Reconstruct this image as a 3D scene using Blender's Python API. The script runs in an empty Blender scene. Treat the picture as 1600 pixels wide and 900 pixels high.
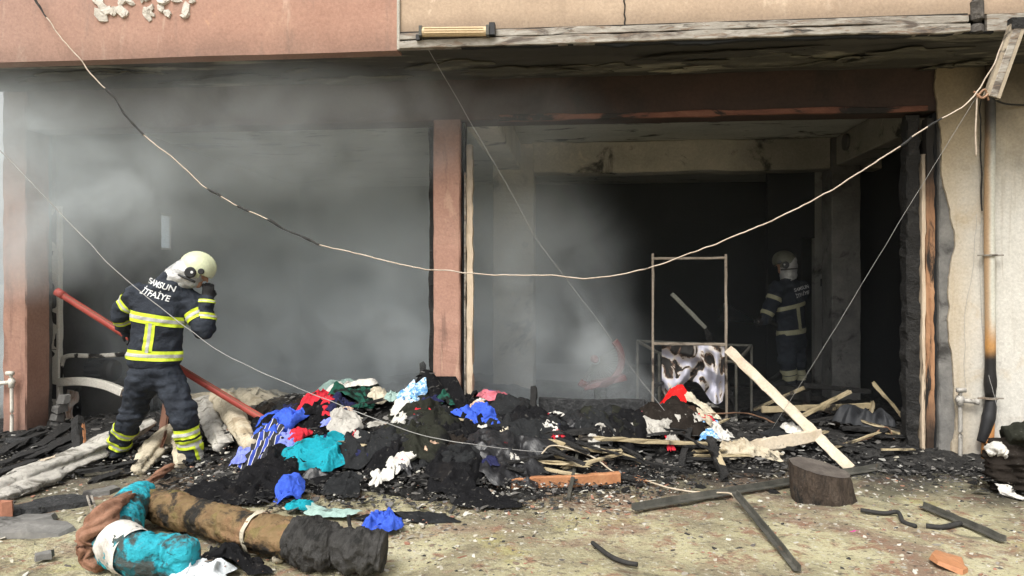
import bpy, bmesh, math, random
import numpy as np
from mathutils import Vector, Matrix
from mathutils.bvhtree import BVHTree

random.seed(7)
RNG = np.random.default_rng(11)
scene = bpy.context.scene
col = scene.collection

# ------------------------------------------------------------------ camera
FPX, HORIZ, D, CH = 1155.0, 443.0, 6.55, 1.5        # focal in photo px, horizon row, metres to the facade, eye height
TH = math.atan(FPX / 12100.0)
cam_d = bpy.data.cameras.new('camera')
cam = bpy.data.objects.new('camera', cam_d)
col.objects.link(cam)
cam.location = (0, -D, CH)
cam.rotation_euler = (math.pi / 2, 0, TH)
cam_d.sensor_width = 36.0
cam_d.lens = 36.0 * FPX / 1600.0
cam_d.shift_y = (HORIZ - 450.0) / 1600.0
cam_d.clip_start = 0.05
cam_d.clip_end = 3000.0
scene.camera = cam

# ------------------------------------------------------------------ world, sun, exposure
world = bpy.data.worlds.new('World')
scene.world = world
world.use_nodes = True
wn = world.node_tree
wn.nodes.clear()
SUN_EL, SUN_AZ = math.radians(52), math.radians(200)   # azimuth measured clockwise from +Y
sky = wn.nodes.new('ShaderNodeTexSky')
sky.sky_type = 'NISHITA'
sky.sun_disc = False
sky.sun_elevation = SUN_EL
sky.sun_rotation = SUN_AZ
sky.air_density = 1.0
sky.dust_density = 6.0
sky.ozone_density = 0.6
hsv = wn.nodes.new('ShaderNodeHueSaturation')        # an overcast sky is nearly colourless
hsv.inputs['Saturation'].default_value = 0.12
bg = wn.nodes.new('ShaderNodeBackground')
bg.inputs['Strength'].default_value = 0.15
wo = wn.nodes.new('ShaderNodeOutputWorld')
wn.links.new(sky.outputs[0], hsv.inputs['Color'])
wn.links.new(hsv.outputs[0], bg.inputs['Color'])
wn.links.new(bg.outputs[0], wo.inputs['Surface'])
sun_d = bpy.data.lights.new('sun', 'SUN')
sun_d.energy = 1.5
sun_d.angle = math.radians(22)
sun_d.color = (1.0, 0.95, 0.86)
sun = bpy.data.objects.new('sun', sun_d)
col.objects.link(sun)
sdir = Vector((math.sin(SUN_AZ) * math.cos(SUN_EL), math.cos(SUN_AZ) * math.cos(SUN_EL), math.sin(SUN_EL)))
sun.rotation_euler = (-sdir).to_track_quat('-Z', 'Y').to_euler()
sun.location = sdir * 30
vs = scene.view_settings
vs.view_transform = 'Standard'
vs.look = 'None'
vs.exposure = 0.55
vs.gamma = 1.0
vs.use_curve_mapping = False
cy = scene.cycles
cy.use_denoising = True
cy.max_bounces = 10
cy.diffuse_bounces = 6
cy.volume_bounces = 5
cy.transparent_max_bounces = 16
cy.volume_max_steps = 256
cy.sample_clamp_indirect = 6.0

# ------------------------------------------------------------------ pixels to points
FWD = np.array([-math.sin(TH), math.cos(TH), 0.0])
RGT = np.array([math.cos(TH), math.sin(TH), 0.0])
UPV = np.array([0, 0, 1.0])
CAM = np.array([0, -D, CH])
def ray(u, v):
    return FWD + (u - 800.0) / FPX * RGT + (HORIZ - v) / FPX * UPV
def PY(u, v, y):                      # on a plane parallel to the facade
    d = ray(u, v); return CAM + d * ((y + D) / d[1])
def PZ(u, v, z=0.0):                  # on a level plane
    d = ray(u, v); return CAM + d * ((z - CH) / d[2])
def PT(u, v, t):                      # at a depth along the lens axis
    return CAM + ray(u, v) * t
def PX(u, v, x):
    d = ray(u, v); return CAM + d * (x / d[0])

# ------------------------------------------------------------------ noise in numpy
def _h(i, j, k, s):
    n = (i * 374761393 + j * 668265263 + k * 2147483647 + s * 974711) & 0xFFFFFFFF
    n = ((n ^ (n >> 13)) * 1274126177) & 0xFFFFFFFF
    n = (n ^ (n >> 16)) & 0xFFFFFF
    return n / float(0xFFFFFF)
def vnoise(p, s=0):
    p = np.asarray(p, float)
    i = np.floor(p).astype(np.int64); f = p - i
    f = f * f * f * (f * (f * 6 - 15) + 10)
    x, y, z = i[..., 0], i[..., 1], i[..., 2]
    u, v, w = f[..., 0], f[..., 1], f[..., 2]
    r = 0
    for a in (0, 1):
        for b in (0, 1):
            for c in (0, 1):
                r = r + _h(x + a, y + b, z + c, s) * (u if a else 1 - u) * (v if b else 1 - v) * (w if c else 1 - w)
    return r * 2 - 1
def fbm(p, s=0, o=4, g=.5):
    p = np.asarray(p, float); r = 0; a = 1.0
    for k in range(o):
        r = r + a * vnoise(p * 2 ** k + 17.3 * k, s + k); a *= g
    return r
def ridge(p, s=0, o=3):
    p = np.asarray(p, float); r = 0; a = 1.0
    for k in range(o):
        r = r + a * (1 - np.abs(vnoise(p * 2 ** k + 9.1 * k, s + k)) * 2); a *= .5
    return r

# ------------------------------------------------------------------ materials
class NT:
    def __init__(s, name):
        s.m = bpy.data.materials.new(name); s.m.use_nodes = True
        s.n = s.m.node_tree.nodes; s.l = s.m.node_tree.links
        s.b = s.n['Principled BSDF']
    def new(s, t, **kw):
        x = s.n.new(t)
        for k, v in kw.items(): setattr(x, k, v)
        return x
    def link(s, a, b): s.l.new(a, b)
    def math(s, op, a, b=None, c=None, clamp=False):
        x = s.new('ShaderNodeMath', operation=op); x.use_clamp = clamp
        for i, q in enumerate((a, b, c)):
            if q is None: continue
            if isinstance(q, (int, float)): x.inputs[i].default_value = q
            else: s.link(q, x.inputs[i])
        return x.outputs[0]
    def smooth(s, val, lo, hi):
        x = s.new('ShaderNodeMapRange', interpolation_type='SMOOTHSTEP')
        s.link(val, x.inputs[0]); x.inputs[1].default_value = lo; x.inputs[2].default_value = hi
        return x.outputs[0]
    def noise(s, vec, scale, detail=5, rough=.6, dist=0, off=0):
        x = s.new('ShaderNodeTexNoise'); x.inputs['Scale'].default_value = scale
        x.inputs['Detail'].default_value = detail; x.inputs['Roughness'].default_value = rough
        x.inputs['Distortion'].default_value = dist
        if off:
            a = s.new('ShaderNodeVectorMath', operation='ADD'); a.inputs[1].default_value = (off, off * 1.7, off * .6)
            s.link(vec, a.inputs[0]); vec = a.outputs[0]
        s.link(vec, x.inputs['Vector']); return x.outputs[0]
    def ramp(s, val, stops):
        x = s.new('ShaderNodeValToRGB'); e = x.color_ramp.elements
        while len(e) < len(stops): e.new(.5)
        for q, (p, c) in zip(e, stops): q.position = p; q.color = (*c, 1)
        s.link(val, x.inputs[0]); return x.outputs[0]
    def mix(s, f, a, b):
        x = s.new('ShaderNodeMix', data_type='RGBA')
        if isinstance(f, (int, float)): x.inputs[0].default_value = f
        else: s.link(f, x.inputs[0])
        for i, q in ((6, a), (7, b)):
            if isinstance(q, tuple): x.inputs[i].default_value = (*q, 1)
            else: s.link(q, x.inputs[i])
        return x.outputs[2]
def mat(name, stops, scale=5, detail=6, rough=.85, bump=.25, bscale=60, layers=(), grads=(), metal=0, spec=.3,
        world_pos=False, stretch=None, weave=0, bdist=.01, rand=0, trans=0, dist=0.3):
    """stops: colour ramp over noise; layers: (colour, scale, lo, hi, offset) patches; grads: (colour, axis, from, to, wobble, amount)"""
    t = NT(name)
    if isinstance(stops, tuple): stops = [(0.25, tuple(c * .75 for c in stops)), (.75, tuple(min(1, c * 1.2) for c in stops))]
    g = t.new('ShaderNodeNewGeometry'); tc = t.new('ShaderNodeTexCoord')
    raw = g.outputs['Position'] if world_pos else tc.outputs['Object']
    vec = raw
    if stretch:
        mp = t.new('ShaderNodeMapping'); mp.inputs['Scale'].default_value = stretch
        t.link(raw, mp.inputs[0]); vec = mp.outputs[0]
    if rand:
        oi = t.new('ShaderNodeObjectInfo'); a = t.new('ShaderNodeVectorMath', operation='ADD')
        cx = t.new('ShaderNodeCombineXYZ'); mm = t.math('MULTIPLY', oi.outputs['Random'], 37.0)
        t.link(mm, cx.inputs[0]); t.link(mm, cx.inputs[1]); t.link(vec, a.inputs[0]); t.link(cx.outputs[0], a.inputs[1]); vec = a.outputs[0]
    n = t.noise(vec, scale, detail, .62, dist)
    c = t.ramp(n, stops)
    for L in layers:
        co, sc, lo, hi, off = L[:5]
        lv = vec
        if len(L) > 6:
            mp2 = t.new('ShaderNodeMapping'); mp2.inputs['Scale'].default_value = L[6]; t.link(raw, mp2.inputs[0]); lv = mp2.outputs[0]
        f = t.smooth(t.noise(lv, sc, 7, .65, .6, off), lo, hi)
        if len(L) > 5: f = t.math('MULTIPLY', f, L[5])
        c = t.mix(f, c, co)
    if grads:
        sp = t.new('ShaderNodeSeparateXYZ'); t.link(raw, sp.inputs[0])
        for co, ax, a0, a1, wob, amt in grads:
            w = t.noise(raw, 2.2, 6, .6, .4, 3.3 + a0)
            q = t.math('ADD', sp.outputs[ax], t.math('MULTIPLY', t.math('SUBTRACT', w, .5), wob))
            x = t.new('ShaderNodeMapRange', interpolation_type='SMOOTHSTEP'); t.link(q, x.inputs[0])
            x.inputs[1].default_value = a0; x.inputs[2].default_value = a1
            c = t.mix(t.math('MULTIPLY', x.outputs[0], amt), c, co)
    fine = t.noise(vec, bscale, 6, .65)
    h2 = t.new('ShaderNodeHueSaturation'); t.link(c, h2.inputs['Color'])
    t.link(t.math('ADD', t.math('MULTIPLY', fine, .7), .65), h2.inputs['Value'])
    t.link(h2.outputs[0], t.b.inputs['Base Color'])
    t.b.inputs['Metallic'].default_value = metal
    t.b.inputs['Specular IOR Level'].default_value = spec
    t.link(t.math('ADD', t.math('MULTIPLY', n, .25), rough - .12, clamp=True), t.b.inputs['Roughness'])
    if bump:
        bp = t.new('ShaderNodeBump'); bp.inputs['Strength'].default_value = bump; bp.inputs['Distance'].default_value = bdist
        hh = t.math('ADD', fine, t.math('MULTIPLY', n, 1.5))
        t.link(hh, bp.inputs['Height']); t.link(bp.outputs[0], t.b.inputs['Normal'])
    return t.m

# ------------------------------------------------------------------ building meshes
WPOS = {}
def finish(o, loc, parent):
    WPOS[o.name] = np.array(loc, float)
    if parent is not None:
        o.parent = parent
        o.location = Vector(loc) - Vector(WPOS[parent.name])
    else:
        o.location = Vector(loc)
    return o
def tag(o, label=None, cat=None, group=None, kind=None):
    for k, v in (('label', label), ('category', cat), ('group', group), ('kind', kind)):
        if v: o[k] = v
    return o
def thing(name, loc, label, cat, group=None):
    o = bpy.data.objects.new(name, None); o.empty_display_size = .1
    col.objects.link(o); finish(o, loc, None)
    return tag(o, label, cat, group)
def mk(name, V, F, m, parent=None, smooth=False, label=None, cat=None, group=None, kind=None, loc=None):
    V = np.asarray(V, float).reshape(-1, 3)
    if loc is None:
        lo, hi = V.min(0), V.max(0); loc = np.array([(lo[0] + hi[0]) / 2, (lo[1] + hi[1]) / 2, lo[2]])
    me = bpy.data.meshes.new(name)
    if isinstance(F, np.ndarray): F = F.tolist()
    me.from_pydata((V - loc).tolist(), [], F)
    if smooth: me.polygons.foreach_set('use_smooth', np.ones(len(me.polygons), bool))
    ms = m if isinstance(m, (list, tuple)) else [m]
    for q in ms: me.materials.append(q)
    me.update()
    o = bpy.data.objects.new(name, me); col.objects.link(o)
    finish(o, loc, parent)
    return tag(o, label, cat, group, kind)
def join(parts):
    Vs, Fs, n = [], [], 0
    for V, F in parts:
        V = np.asarray(V, float).reshape(-1, 3); Vs.append(V)
        Fs += [tuple(int(i) + n for i in f) for f in (F.tolist() if isinstance(F, np.ndarray) else F)]; n += len(V)
    return np.concatenate(Vs), Fs
def unit(a):
    a = np.asarray(a, float); return a / (np.linalg.norm(a) + 1e-12)
def aabox(x0, x1, y0, y1, z0, z1):
    V = [(x, y, z) for x in (x0, x1) for y in (y0, y1) for z in (z0, z1)]
    F = [(0, 1, 3, 2), (4, 6, 7, 5), (0, 4, 5, 1), (2, 3, 7, 6), (0, 2, 6, 4), (1, 5, 7, 3)]
    return np.array(V, float), F
def frames(path, up=(0, 0, 1)):
    P = np.asarray(path, float); T = np.gradient(P, axis=0); T /= np.linalg.norm(T, axis=1)[:, None] + 1e-12
    up = np.asarray(up, float)
    S = np.cross(T, up); bad = np.linalg.norm(S, axis=1) < 1e-3; S[bad] = np.cross(T[bad], (1, .2, 0))
    S /= np.linalg.norm(S, axis=1)[:, None]; U = np.cross(S, T)
    return P, T, S, U
def sweep(path, sec, up=(0, 0, 1), caps=True):
    """sec: (k,2) section or (n,k,2) sections along the path"""
    P, T, S, U = frames(path, up); n = len(P); sec = np.asarray(sec, float)
    if sec.ndim == 2: sec = np.repeat(sec[None], n, 0)
    k = sec.shape[1]
    V = P[:, None] + sec[:, :, :1] * S[:, None] + sec[:, :, 1:] * U[:, None]
    F = [(i * k + j, i * k + (j + 1) % k, (i + 1) * k + (j + 1) % k, (i + 1) * k + j) for i in range(n - 1) for j in range(k)]
    if caps: F += [tuple(range(k - 1, -1, -1)), tuple((n - 1) * k + j for j in range(k))]
    return V.reshape(-1, 3), F
def circ(r, k=10):
    a = np.arange(k) * 2 * np.pi / k; return np.stack([np.cos(a) * r, np.sin(a) * r], 1)
def tube(path, r, k=8): return sweep(path, circ(r, k))
def rect(w, h, b=.004):
    b = min(b, w * .3, h * .3); x, y = w / 2, h / 2
    return np.array([(-x + b, -y), (x - b, -y), (x, -y + b), (x, y - b), (x - b, y), (-x + b, y), (-x, y - b), (-x, -y + b)])
def spline(pts, n=40):
    P = np.asarray(pts, float)
    if len(P) == 2: return P[0] + (P[1] - P[0]) * np.linspace(0, 1, n)[:, None]
    Q = np.vstack([2 * P[0] - P[1], P, 2 * P[-1] - P[-2]]); out = []
    L = np.linalg.norm(np.diff(P, axis=0), axis=1); s = np.concatenate([[0], np.cumsum(L)]); u = np.linspace(0, s[-1], n)
    for x in u:
        i = min(int(np.searchsorted(s, x, 'right')) - 1, len(P) - 2); f = (x - s[i]) / (L[i] + 1e-12)
        a, b, c, d = Q[i], Q[i + 1], Q[i + 2], Q[i + 3]
        out.append(.5 * (2 * b + (c - a) * f + (2 * a - 5 * b + 4 * c - d) * f * f + (3 * b - a - 3 * c + d) * f ** 3))
    return np.array(out)
def plank(a, b, w, h, up=(0, 0, 1), n=14, rough=.004, seed=0, sag=0, ragged=.0, twist=0):
    """a board with small warps; ragged > 0 breaks its far end into splinters"""
    P = np.linspace(0, 1, n)[:, None] * (np.asarray(b, float) - a) + np.asarray(a, float)
    P[:, 2] -= sag * np.sin(np.linspace(0, np.pi, n))
    P = P + fbm(P * 3, seed, 2)[:, None] * rough * unit(up)
    sec = np.repeat(rect(w, h, min(w, h) * .15)[None], n, 0)
    nz = vnoise(np.stack(np.broadcast_arrays(np.arange(n)[:, None] * .7, np.arange(8)[None] * 1.3, np.array(seed * 3.1)), -1), seed)
    sec = sec * (1 + nz[..., None] * rough / max(min(w, h), .01) * 1.2)
    if twist:
        an = np.linspace(0, twist, n); c, s = np.cos(an)[:, None], np.sin(an)[:, None]
        sec = np.stack([sec[..., 0] * c - sec[..., 1] * s, sec[..., 0] * s + sec[..., 1] * c], -1)
    V, F = sweep(P, sec, up)
    if ragged:
        T = unit(np.asarray(b, float) - a); r = np.random.default_rng(seed)
        V = V.copy(); V[-8:] += T * (r.random((8, 1)) - .5) * ragged * 2; V[:8] += T * (r.random((8, 1)) - .5) * ragged
    return V, F
def grid_faces(n, m):
    i, j = np.meshgrid(np.arange(n - 1), np.arange(m - 1), indexing='ij'); a = (i * m + j).ravel()
    return np.stack([a, a + m, a + m + 1, a + 1], 1)
def shard(c, r, th, seed, tilt=None, k=7, aspect=1.0):
    """an irregular flat fragment with thickness"""
    q = np.random.default_rng(seed); a = np.sort((np.arange(k) + q.random(k) * .7) * 2 * np.pi / k)
    R = r * (.6 + .6 * q.random(k)); x, y = np.cos(a) * R * aspect, np.sin(a) * R
    top = np.stack([x * .93, y * .93, np.full(k, th) + (q.random(k) - .5) * th * .6], 1); bot = np.stack([x, y, (q.random(k) - .5) * th * .4], 1)
    V = np.vstack([bot, top, [[0, 0, th * 1.15]]])
    F = [(i, (i + 1) % k, k + (i + 1) % k, k + i) for i in range(k)] + [(k + i, k + (i + 1) % k, 2 * k) for i in range(k)] + [tuple(range(k - 1, -1, -1))]
    if tilt is None: tilt = ((q.random() - .5) * .5, (q.random() - .5) * .5, q.random() * 6.28)
    R_ = np.array(Matrix.Rotation(tilt[2], 3, 'Z') @ Matrix.Rotation(tilt[0], 3, 'X') @ Matrix.Rotation(tilt[1], 3, 'Y'))
    return V @ R_.T + np.asarray(c, float), F
# ------------------------------------------------------------------ the shop building
SOOT = (.022, .021, .020)
M_pink = mat('plaster_terracotta', [(.2, (.30, .165, .12)), (.5, (.37, .215, .16)), (.8, (.43, .27, .20))], 1.6, rough=.9, bump=.35, bscale=45, world_pos=True,
             layers=[((.30, .17, .125), 3.2, .56, .72, 4), ((.62, .36, .2), 2.1, .62, .75, 9, .7), ((.16, .11, .09), 14, .7, .78, 2, .7), ((.20, .145, .12), 2.2, .54, .66, 31, .6, (1.6, 1.6, .22)), ((.50, .36, .28), 3.0, .60, .68, 37, .6, (1.6, 1.6, .3))], grads=[((.33, .235, .20), 0, -2.2, -6.0, .8, .6), ((.15, .10, .08), 2, 3.55, 3.25, .35, .55)])
M_peach = mat('plaster_peach', [(.2, (.36, .265, .19)), (.5, (.43, .325, .235)), (.8, (.49, .385, .29))], 1.3, rough=.9, bump=.3, bscale=45, world_pos=True,
              layers=[((.48, .33, .23), 2.5, .58, .75, 4, .8), ((.40, .33, .27), 5, .66, .74, 6, .6), ((.33, .25, .18), 2.0, .54, .68, 31, .6, (1.6, 1.6, .22)), ((.62, .50, .38), 4.0, .60, .68, 37, .5, (1.2, 1.2, .5))], grads=[((.24, .18, .13), 2, 3.62, 3.44, .25, .75)])
M_soffit = mat('soffit_sooty', [(.2, (.03, .029, .026)), (.5, (.052, .049, .042)), (.8, (.085, .08, .066))], 1.5, rough=.95, bump=.3, bscale=30, world_pos=True, stretch=(.5, 2.4, 1),
               layers=[((.30, .285, .215), .9, .53, .61, 2, .6), ((.018, .017, .016), 1.2, .55, .66, 8)])
M_ceil = mat('ceiling_smoked', [(.2, (.34, .34, .31)), (.5, (.50, .50, .45)), (.8, (.60, .59, .54))], 1.3, rough=.95, bump=.3, bscale=30, world_pos=True, stretch=(.7, 1.6, 1),
             layers=[((.05, .048, .043), 1.7, .56, .66, 5), ((.03, .03, .028), .8, .6, .75, 11)])
M_beam = mat('beam_maroon_soot_haze', [(.2, (.026, .020, .018)), (.5, (.042, .028, .024)), (.8, (.062, .038, .032))], 2.2, rough=.9, bump=.3, bscale=30, world_pos=True,
             layers=[((.022, .019, .018), 1.3, .5, .7, 3)], grads=[((.11, .09, .085), 0, -.4, -2.0, .6, .7)])  # greyer towards the left: smoke haze painted into the colour
M_lip = mat('beam_edge_red', [(.2, (.07, .035, .025)), (.5, (.14, .06, .042)), (.8, (.23, .115, .08))], 3.0, rough=.85, bump=.4, bscale=40, world_pos=True, stretch=(1, 3, 3),
            layers=[((.02, .018, .017), 2.2, .5, .6, 6)])
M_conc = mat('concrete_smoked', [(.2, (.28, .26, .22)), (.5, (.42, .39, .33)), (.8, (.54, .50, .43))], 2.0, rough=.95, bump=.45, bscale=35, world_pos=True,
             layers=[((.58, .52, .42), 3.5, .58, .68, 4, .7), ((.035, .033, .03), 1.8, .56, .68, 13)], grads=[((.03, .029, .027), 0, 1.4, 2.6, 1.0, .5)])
M_concg = mat('concrete_bare', [(.2, (.10, .10, .095)), (.5, (.17, .165, .155)), (.8, (.26, .25, .23))], 4.0, rough=.95, bump=.6, bscale=30, world_pos=True,
              layers=[((.05, .047, .044), 3.0, .55, .7, 4)], grads=[((.05, .045, .042), 2, 2.0, 3.2, .6, .8)])
M_black = mat('wall_soot_black', [(.2, (.012, .013, .014)), (.6, (.022, .023, .024)), (.85, (.045, .044, .042))], 1.4, rough=.95, bump=.3, bscale=25, world_pos=True,
              layers=[((.075, .07, .065), 2.4, .66, .76, 5, .6)])
M_lwall = mat('wall_soot_grey', [(.2, (.03, .03, .032)), (.5, (.055, .053, .052)), (.8, (.09, .082, .078))], 1.1, rough=.95, bump=.3, bscale=25, world_pos=True,
              layers=[((.018, .018, .018), .8, .54, .6, 5), ((.15, .13, .12), 3.0, .66, .72, 9, .5)])
M_ashf = mat('floor_ash', [(.2, (.015, .014, .014)), (.5, (.035, .033, .03)), (.8, (.08, .074, .065))], 6, rough=.95, bump=.8, bscale=40, world_pos=True)
M_pwall = mat('partition_plaster', [(.2, (.27, .26, .24)), (.5, (.36, .35, .32)), (.8, (.43, .42, .38))], 2, rough=.95, bump=.3, world_pos=True, layers=[((.06, .057, .053), 1.6, .55, .7, 4)])
M_white = mat('plaster_white', [(.2, (.47, .45, .40)), (.5, (.56, .54, .49)), (.8, (.64, .62, .57))], 1.7, rough=.92, bump=.35, bscale=50, world_pos=True,
              layers=[((.48, .40, .29), 2.0, .56, .72, 3, .7), ((.40, .37, .33), 7, .66, .74, 8, .5), ((.30, .25, .19), 2.6, .54, .68, 31, .6, (2, 2, .16)), ((.36, .34, .31), 5, .60, .68, 37, .6)],
              grads=[((.40, .31, .18), 2, 1.9, 3.2, 1.0, .75), ((.045, .04, .033), 2, 2.75, 3.3, .7, .9), ((.26, .24, .21), 2, .4, -.1, .35, .8), ((.40, .31, .19), 0, PY(1545, 400, 0)[0], PY(1478, 400, 0)[0], .3, .6), ((.10, .085, .065), 2, 2.3, 3.1, 1.2, .55)])
M_rail = mat('rail_scorched', [(.2, (.17, .145, .115)), (.5, (.29, .265, .225)), (.8, (.50, .47, .42))], 7, rough=.6, bump=.35, bscale=50, world_pos=True, stretch=(.8, 2, 4), metal=.15,
             layers=[((.10, .08, .065), 3, .50, .64, 4), ((.04, .035, .03), 4, .58, .66, 7), ((.20, .15, .11), 9, .52, .62, 12)])
M_char = mat('char_wood', [(.2, (.008, .008, .008)), (.6, (.02, .019, .018)), (.85, (.07, .068, .065))], 9, rough=.8, bump=1.0, bscale=45, bdist=.02, spec=.4, rand=1)
M_burntwood = mat('wood_scorched', [(.2, (.20, .10, .05)), (.5, (.36, .19, .10)), (.8, (.5, .30, .17))], 3, rough=.75, bump=.5, bscale=40, stretch=(6, 6, .6),
                  layers=[((.02, .017, .015), 2.0, .5, .62, 4)], grads=[((.02, .018, .016), 2, 1.9, 2.6, .6, 1), ((.02, .018, .016), 2, .75, .2, .5, .9)], world_pos=True)
M_oldwood = mat('wood_pale_strip', [(.2, (.40, .31, .22)), (.5, (.55, .44, .32)), (.8, (.64, .54, .42))], 3, rough=.75, bump=.4, bscale=40, stretch=(6, 6, .6), world_pos=True,
                layers=[((.10, .075, .055), 2.6, .58, .68, 4)], grads=[((.05, .045, .04), 2, 2.0, 2.7, .8, .8)])
M_pvc = mat('pvc_white', [(.2, (.60, .57, .49)), (.5, (.70, .67, .59)), (.8, (.76, .73, .66))], 3, rough=.5, bump=.1, spec=.45, layers=[((.42, .30, .20), 2.2, .62, .74, 4, .7), ((.2, .17, .14), 6, .68, .74, 9, .5)])
M_ragged = mat('plaster_edge', [(.2, (.3, .28, .24)), (.8, (.5, .47, .41))], 12, rough=.95, bump=.8, bscale=60, world_pos=True)

SZ, BZ, EY = 3.32, 2.95, -.92          # soffit, beam underside, slab edge
LX0, LX1 = PY(5, 500, 0)[0], PY(42, 500, 0)[0]
PX0, PX1 = PY(677, 400, 0)[0], PY(719, 400, 0)[0]
FX = PY(621, 80, EY)[0]; GX = PY(1517, 50, EY)[0]
JX = PY(1426, 500, 0)[0]; WX = PY(1471, 500, 0)[0]
bld = thing('shop_building', (-1.2, 0, 0), 'burnt-out ground floor shop with terracotta pillars and two open smoke-blackened bays', 'building')

def wallgrid(name, x0, x1, y, z0, z1, th, m, parent, step=.06, amp=.004, seed=0, edge=None):
    """an upright plaster slab facing -Y with slight unevenness; edge(z) shifts its left border"""
    nx, nz = max(2, int((x1 - x0) / step)), max(2, int((z1 - z0) / step))
    X, Z = np.meshgrid(np.linspace(0, 1, nx), np.linspace(z0, z1, nz), indexing='ij')
    xl = x0 + (edge(Z) if edge else 0); X = xl + (x1 - xl) * X
    Y = y + fbm(np.stack([X * 1.3, Z * 1.3, X * 0], -1), seed, 3) * amp
    A = np.stack([X, Y, Z], -1).reshape(-1, 3); B = A.copy(); B[:, 1] = y + th
    F = [tuple(f[::-1]) for f in grid_faces(nx, nz).tolist()]; o = nx * nz
    F += [tuple(i + o for i in f) for f in grid_faces(nx, nz).tolist()]
    idx = np.arange(o).reshape(nx, nz)
    loop = list(idx[:, 0]) + list(idx[-1, 1:]) + list(idx[-2::-1, -1]) + list(idx[0, -2:0:-1])
    F += [(loop[i], loop[(i + 1) % len(loop)], loop[(i + 1) % len(loop)] + o, loop[i] + o) for i in range(len(loop))]
    F = [tuple(int(q) for q in f) for f in F]
    return mk(name, np.vstack([A, B]), F, m, parent)

# upper storey front
wallgrid('fascia_plaster', -5.75, FX, EY, SZ - .01, 5.4, .14, M_pink, bld, seed=1, amp=.008)
wallgrid('fascia_plaster', FX + .004, 5.9, EY + .012, SZ + .128, 5.4, .12, M_peach, bld, seed=2, amp=.003)
mk('fascia_edge', *aabox(FX - .001, FX + .02, EY - .014, EY + .02, SZ - .005, 5.4), M_ragged, bld)
# the metal rail along the slab edge: two bands with a groove, and end pieces
for z0, z1, pr in ((SZ - .006, SZ + .054, .034), (SZ + .070, SZ + .122, .010)):
    n = 90; xs = np.linspace(FX + .022, GX - .02, n)
    P = np.stack([xs, np.full(n, EY + .012 - pr / 2), np.full(n, (z0 + z1) / 2) + fbm(np.stack([xs * 2, xs * 0, xs * 0 + z0], -1), 5, 3) * .006], 1)
    s = np.repeat(rect(pr + .03, z1 - z0, .004)[None], n, 0); s[:, :, 1] *= (1 + .22 * fbm(np.stack([xs * 5, xs * 0, xs * 0 + z1], -1), 9, 3))[:, None]
    mk('edge_rail', *sweep(P, s), M_rail, bld)
mk('edge_rail', *aabox(GX + .10, 5.9, EY - .02, EY + .012, SZ - .004, SZ + .115), M_rail, bld)
M_crackgroove = mat('crack_groove_dark', (.03, .026, .022), 8, world_pos=True)
mk('rail_groove_shade', *aabox(FX + .02, GX - .02, EY + .002, EY + .011, SZ + .05, SZ + .134), M_crackgroove, bld)  # dark backing that paints the shade inside the groove
M_gap = mat('joint_burnt', [(.2, (.02, .018, .016)), (.6, (.10, .09, .08)), (.9, (.3, .28, .25))], 20, rough=.9, bump=1, world_pos=True)
V, F = sweep(np.stack([np.full(30, GX + .038), np.full(30, EY - .006), np.linspace(SZ - .01, 4.6, 30)], 1) + np.stack([fbm(np.stack([np.arange(30) * .9] * 3, -1), 3, 2) * .008] * 3, 1), rect(.085, .05, .012))
mk('burnt_joint', V, F, M_gap, bld)
# hairline crack in the peach plaster and the small scars on it
cr = [PY(977 + random.uniform(-1.6, 1.6) + .03 * (v - 30), v, EY + .006) for k, v in enumerate(range(-20, 72, 7))]
mk('crack', *sweep(cr, rect(.004, .012, .001)), M_crackgroove, bld)
# slab, soffit, interior ceiling
def sheet(name, x0, x1, y0, y1, z, m, parent, th=.18, step=.12, amp=.012, seed=0, up=True):
    nx, ny = int((x1 - x0) / step), int((y1 - y0) / step)
    X, Y = np.meshgrid(np.linspace(x0, x1, nx), np.linspace(y0, y1, ny), indexing='ij')
    Z = z + np.abs(fbm(np.stack([X, Y, X * 0], -1) * 1.2, seed, 3)) * amp
    A = np.stack([X, Y, Z], -1).reshape(-1, 3); B = A.copy(); B[:, 2] = z + th; o = nx * ny
    F = [tuple(f[::-1]) for f in grid_faces(nx, ny).tolist()] + [tuple(i + o for i in f) for f in grid_faces(nx, ny).tolist()]
    return mk(name, np.vstack([A, B]), F, m, parent)
soff = sheet('soffit', -5.74, 5.9, EY + .015, 0.02, SZ, M_soffit, bld, seed=3)
sheet('ceiling', -5.7, 4.2, .26, 7.4, SZ + .02, M_ceil, bld, seed=4)
mk('roof_slab', *aabox(-5.75, 5.9, EY + .16, 7.4, SZ + .21, SZ + .4), M_conc, bld)
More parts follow.
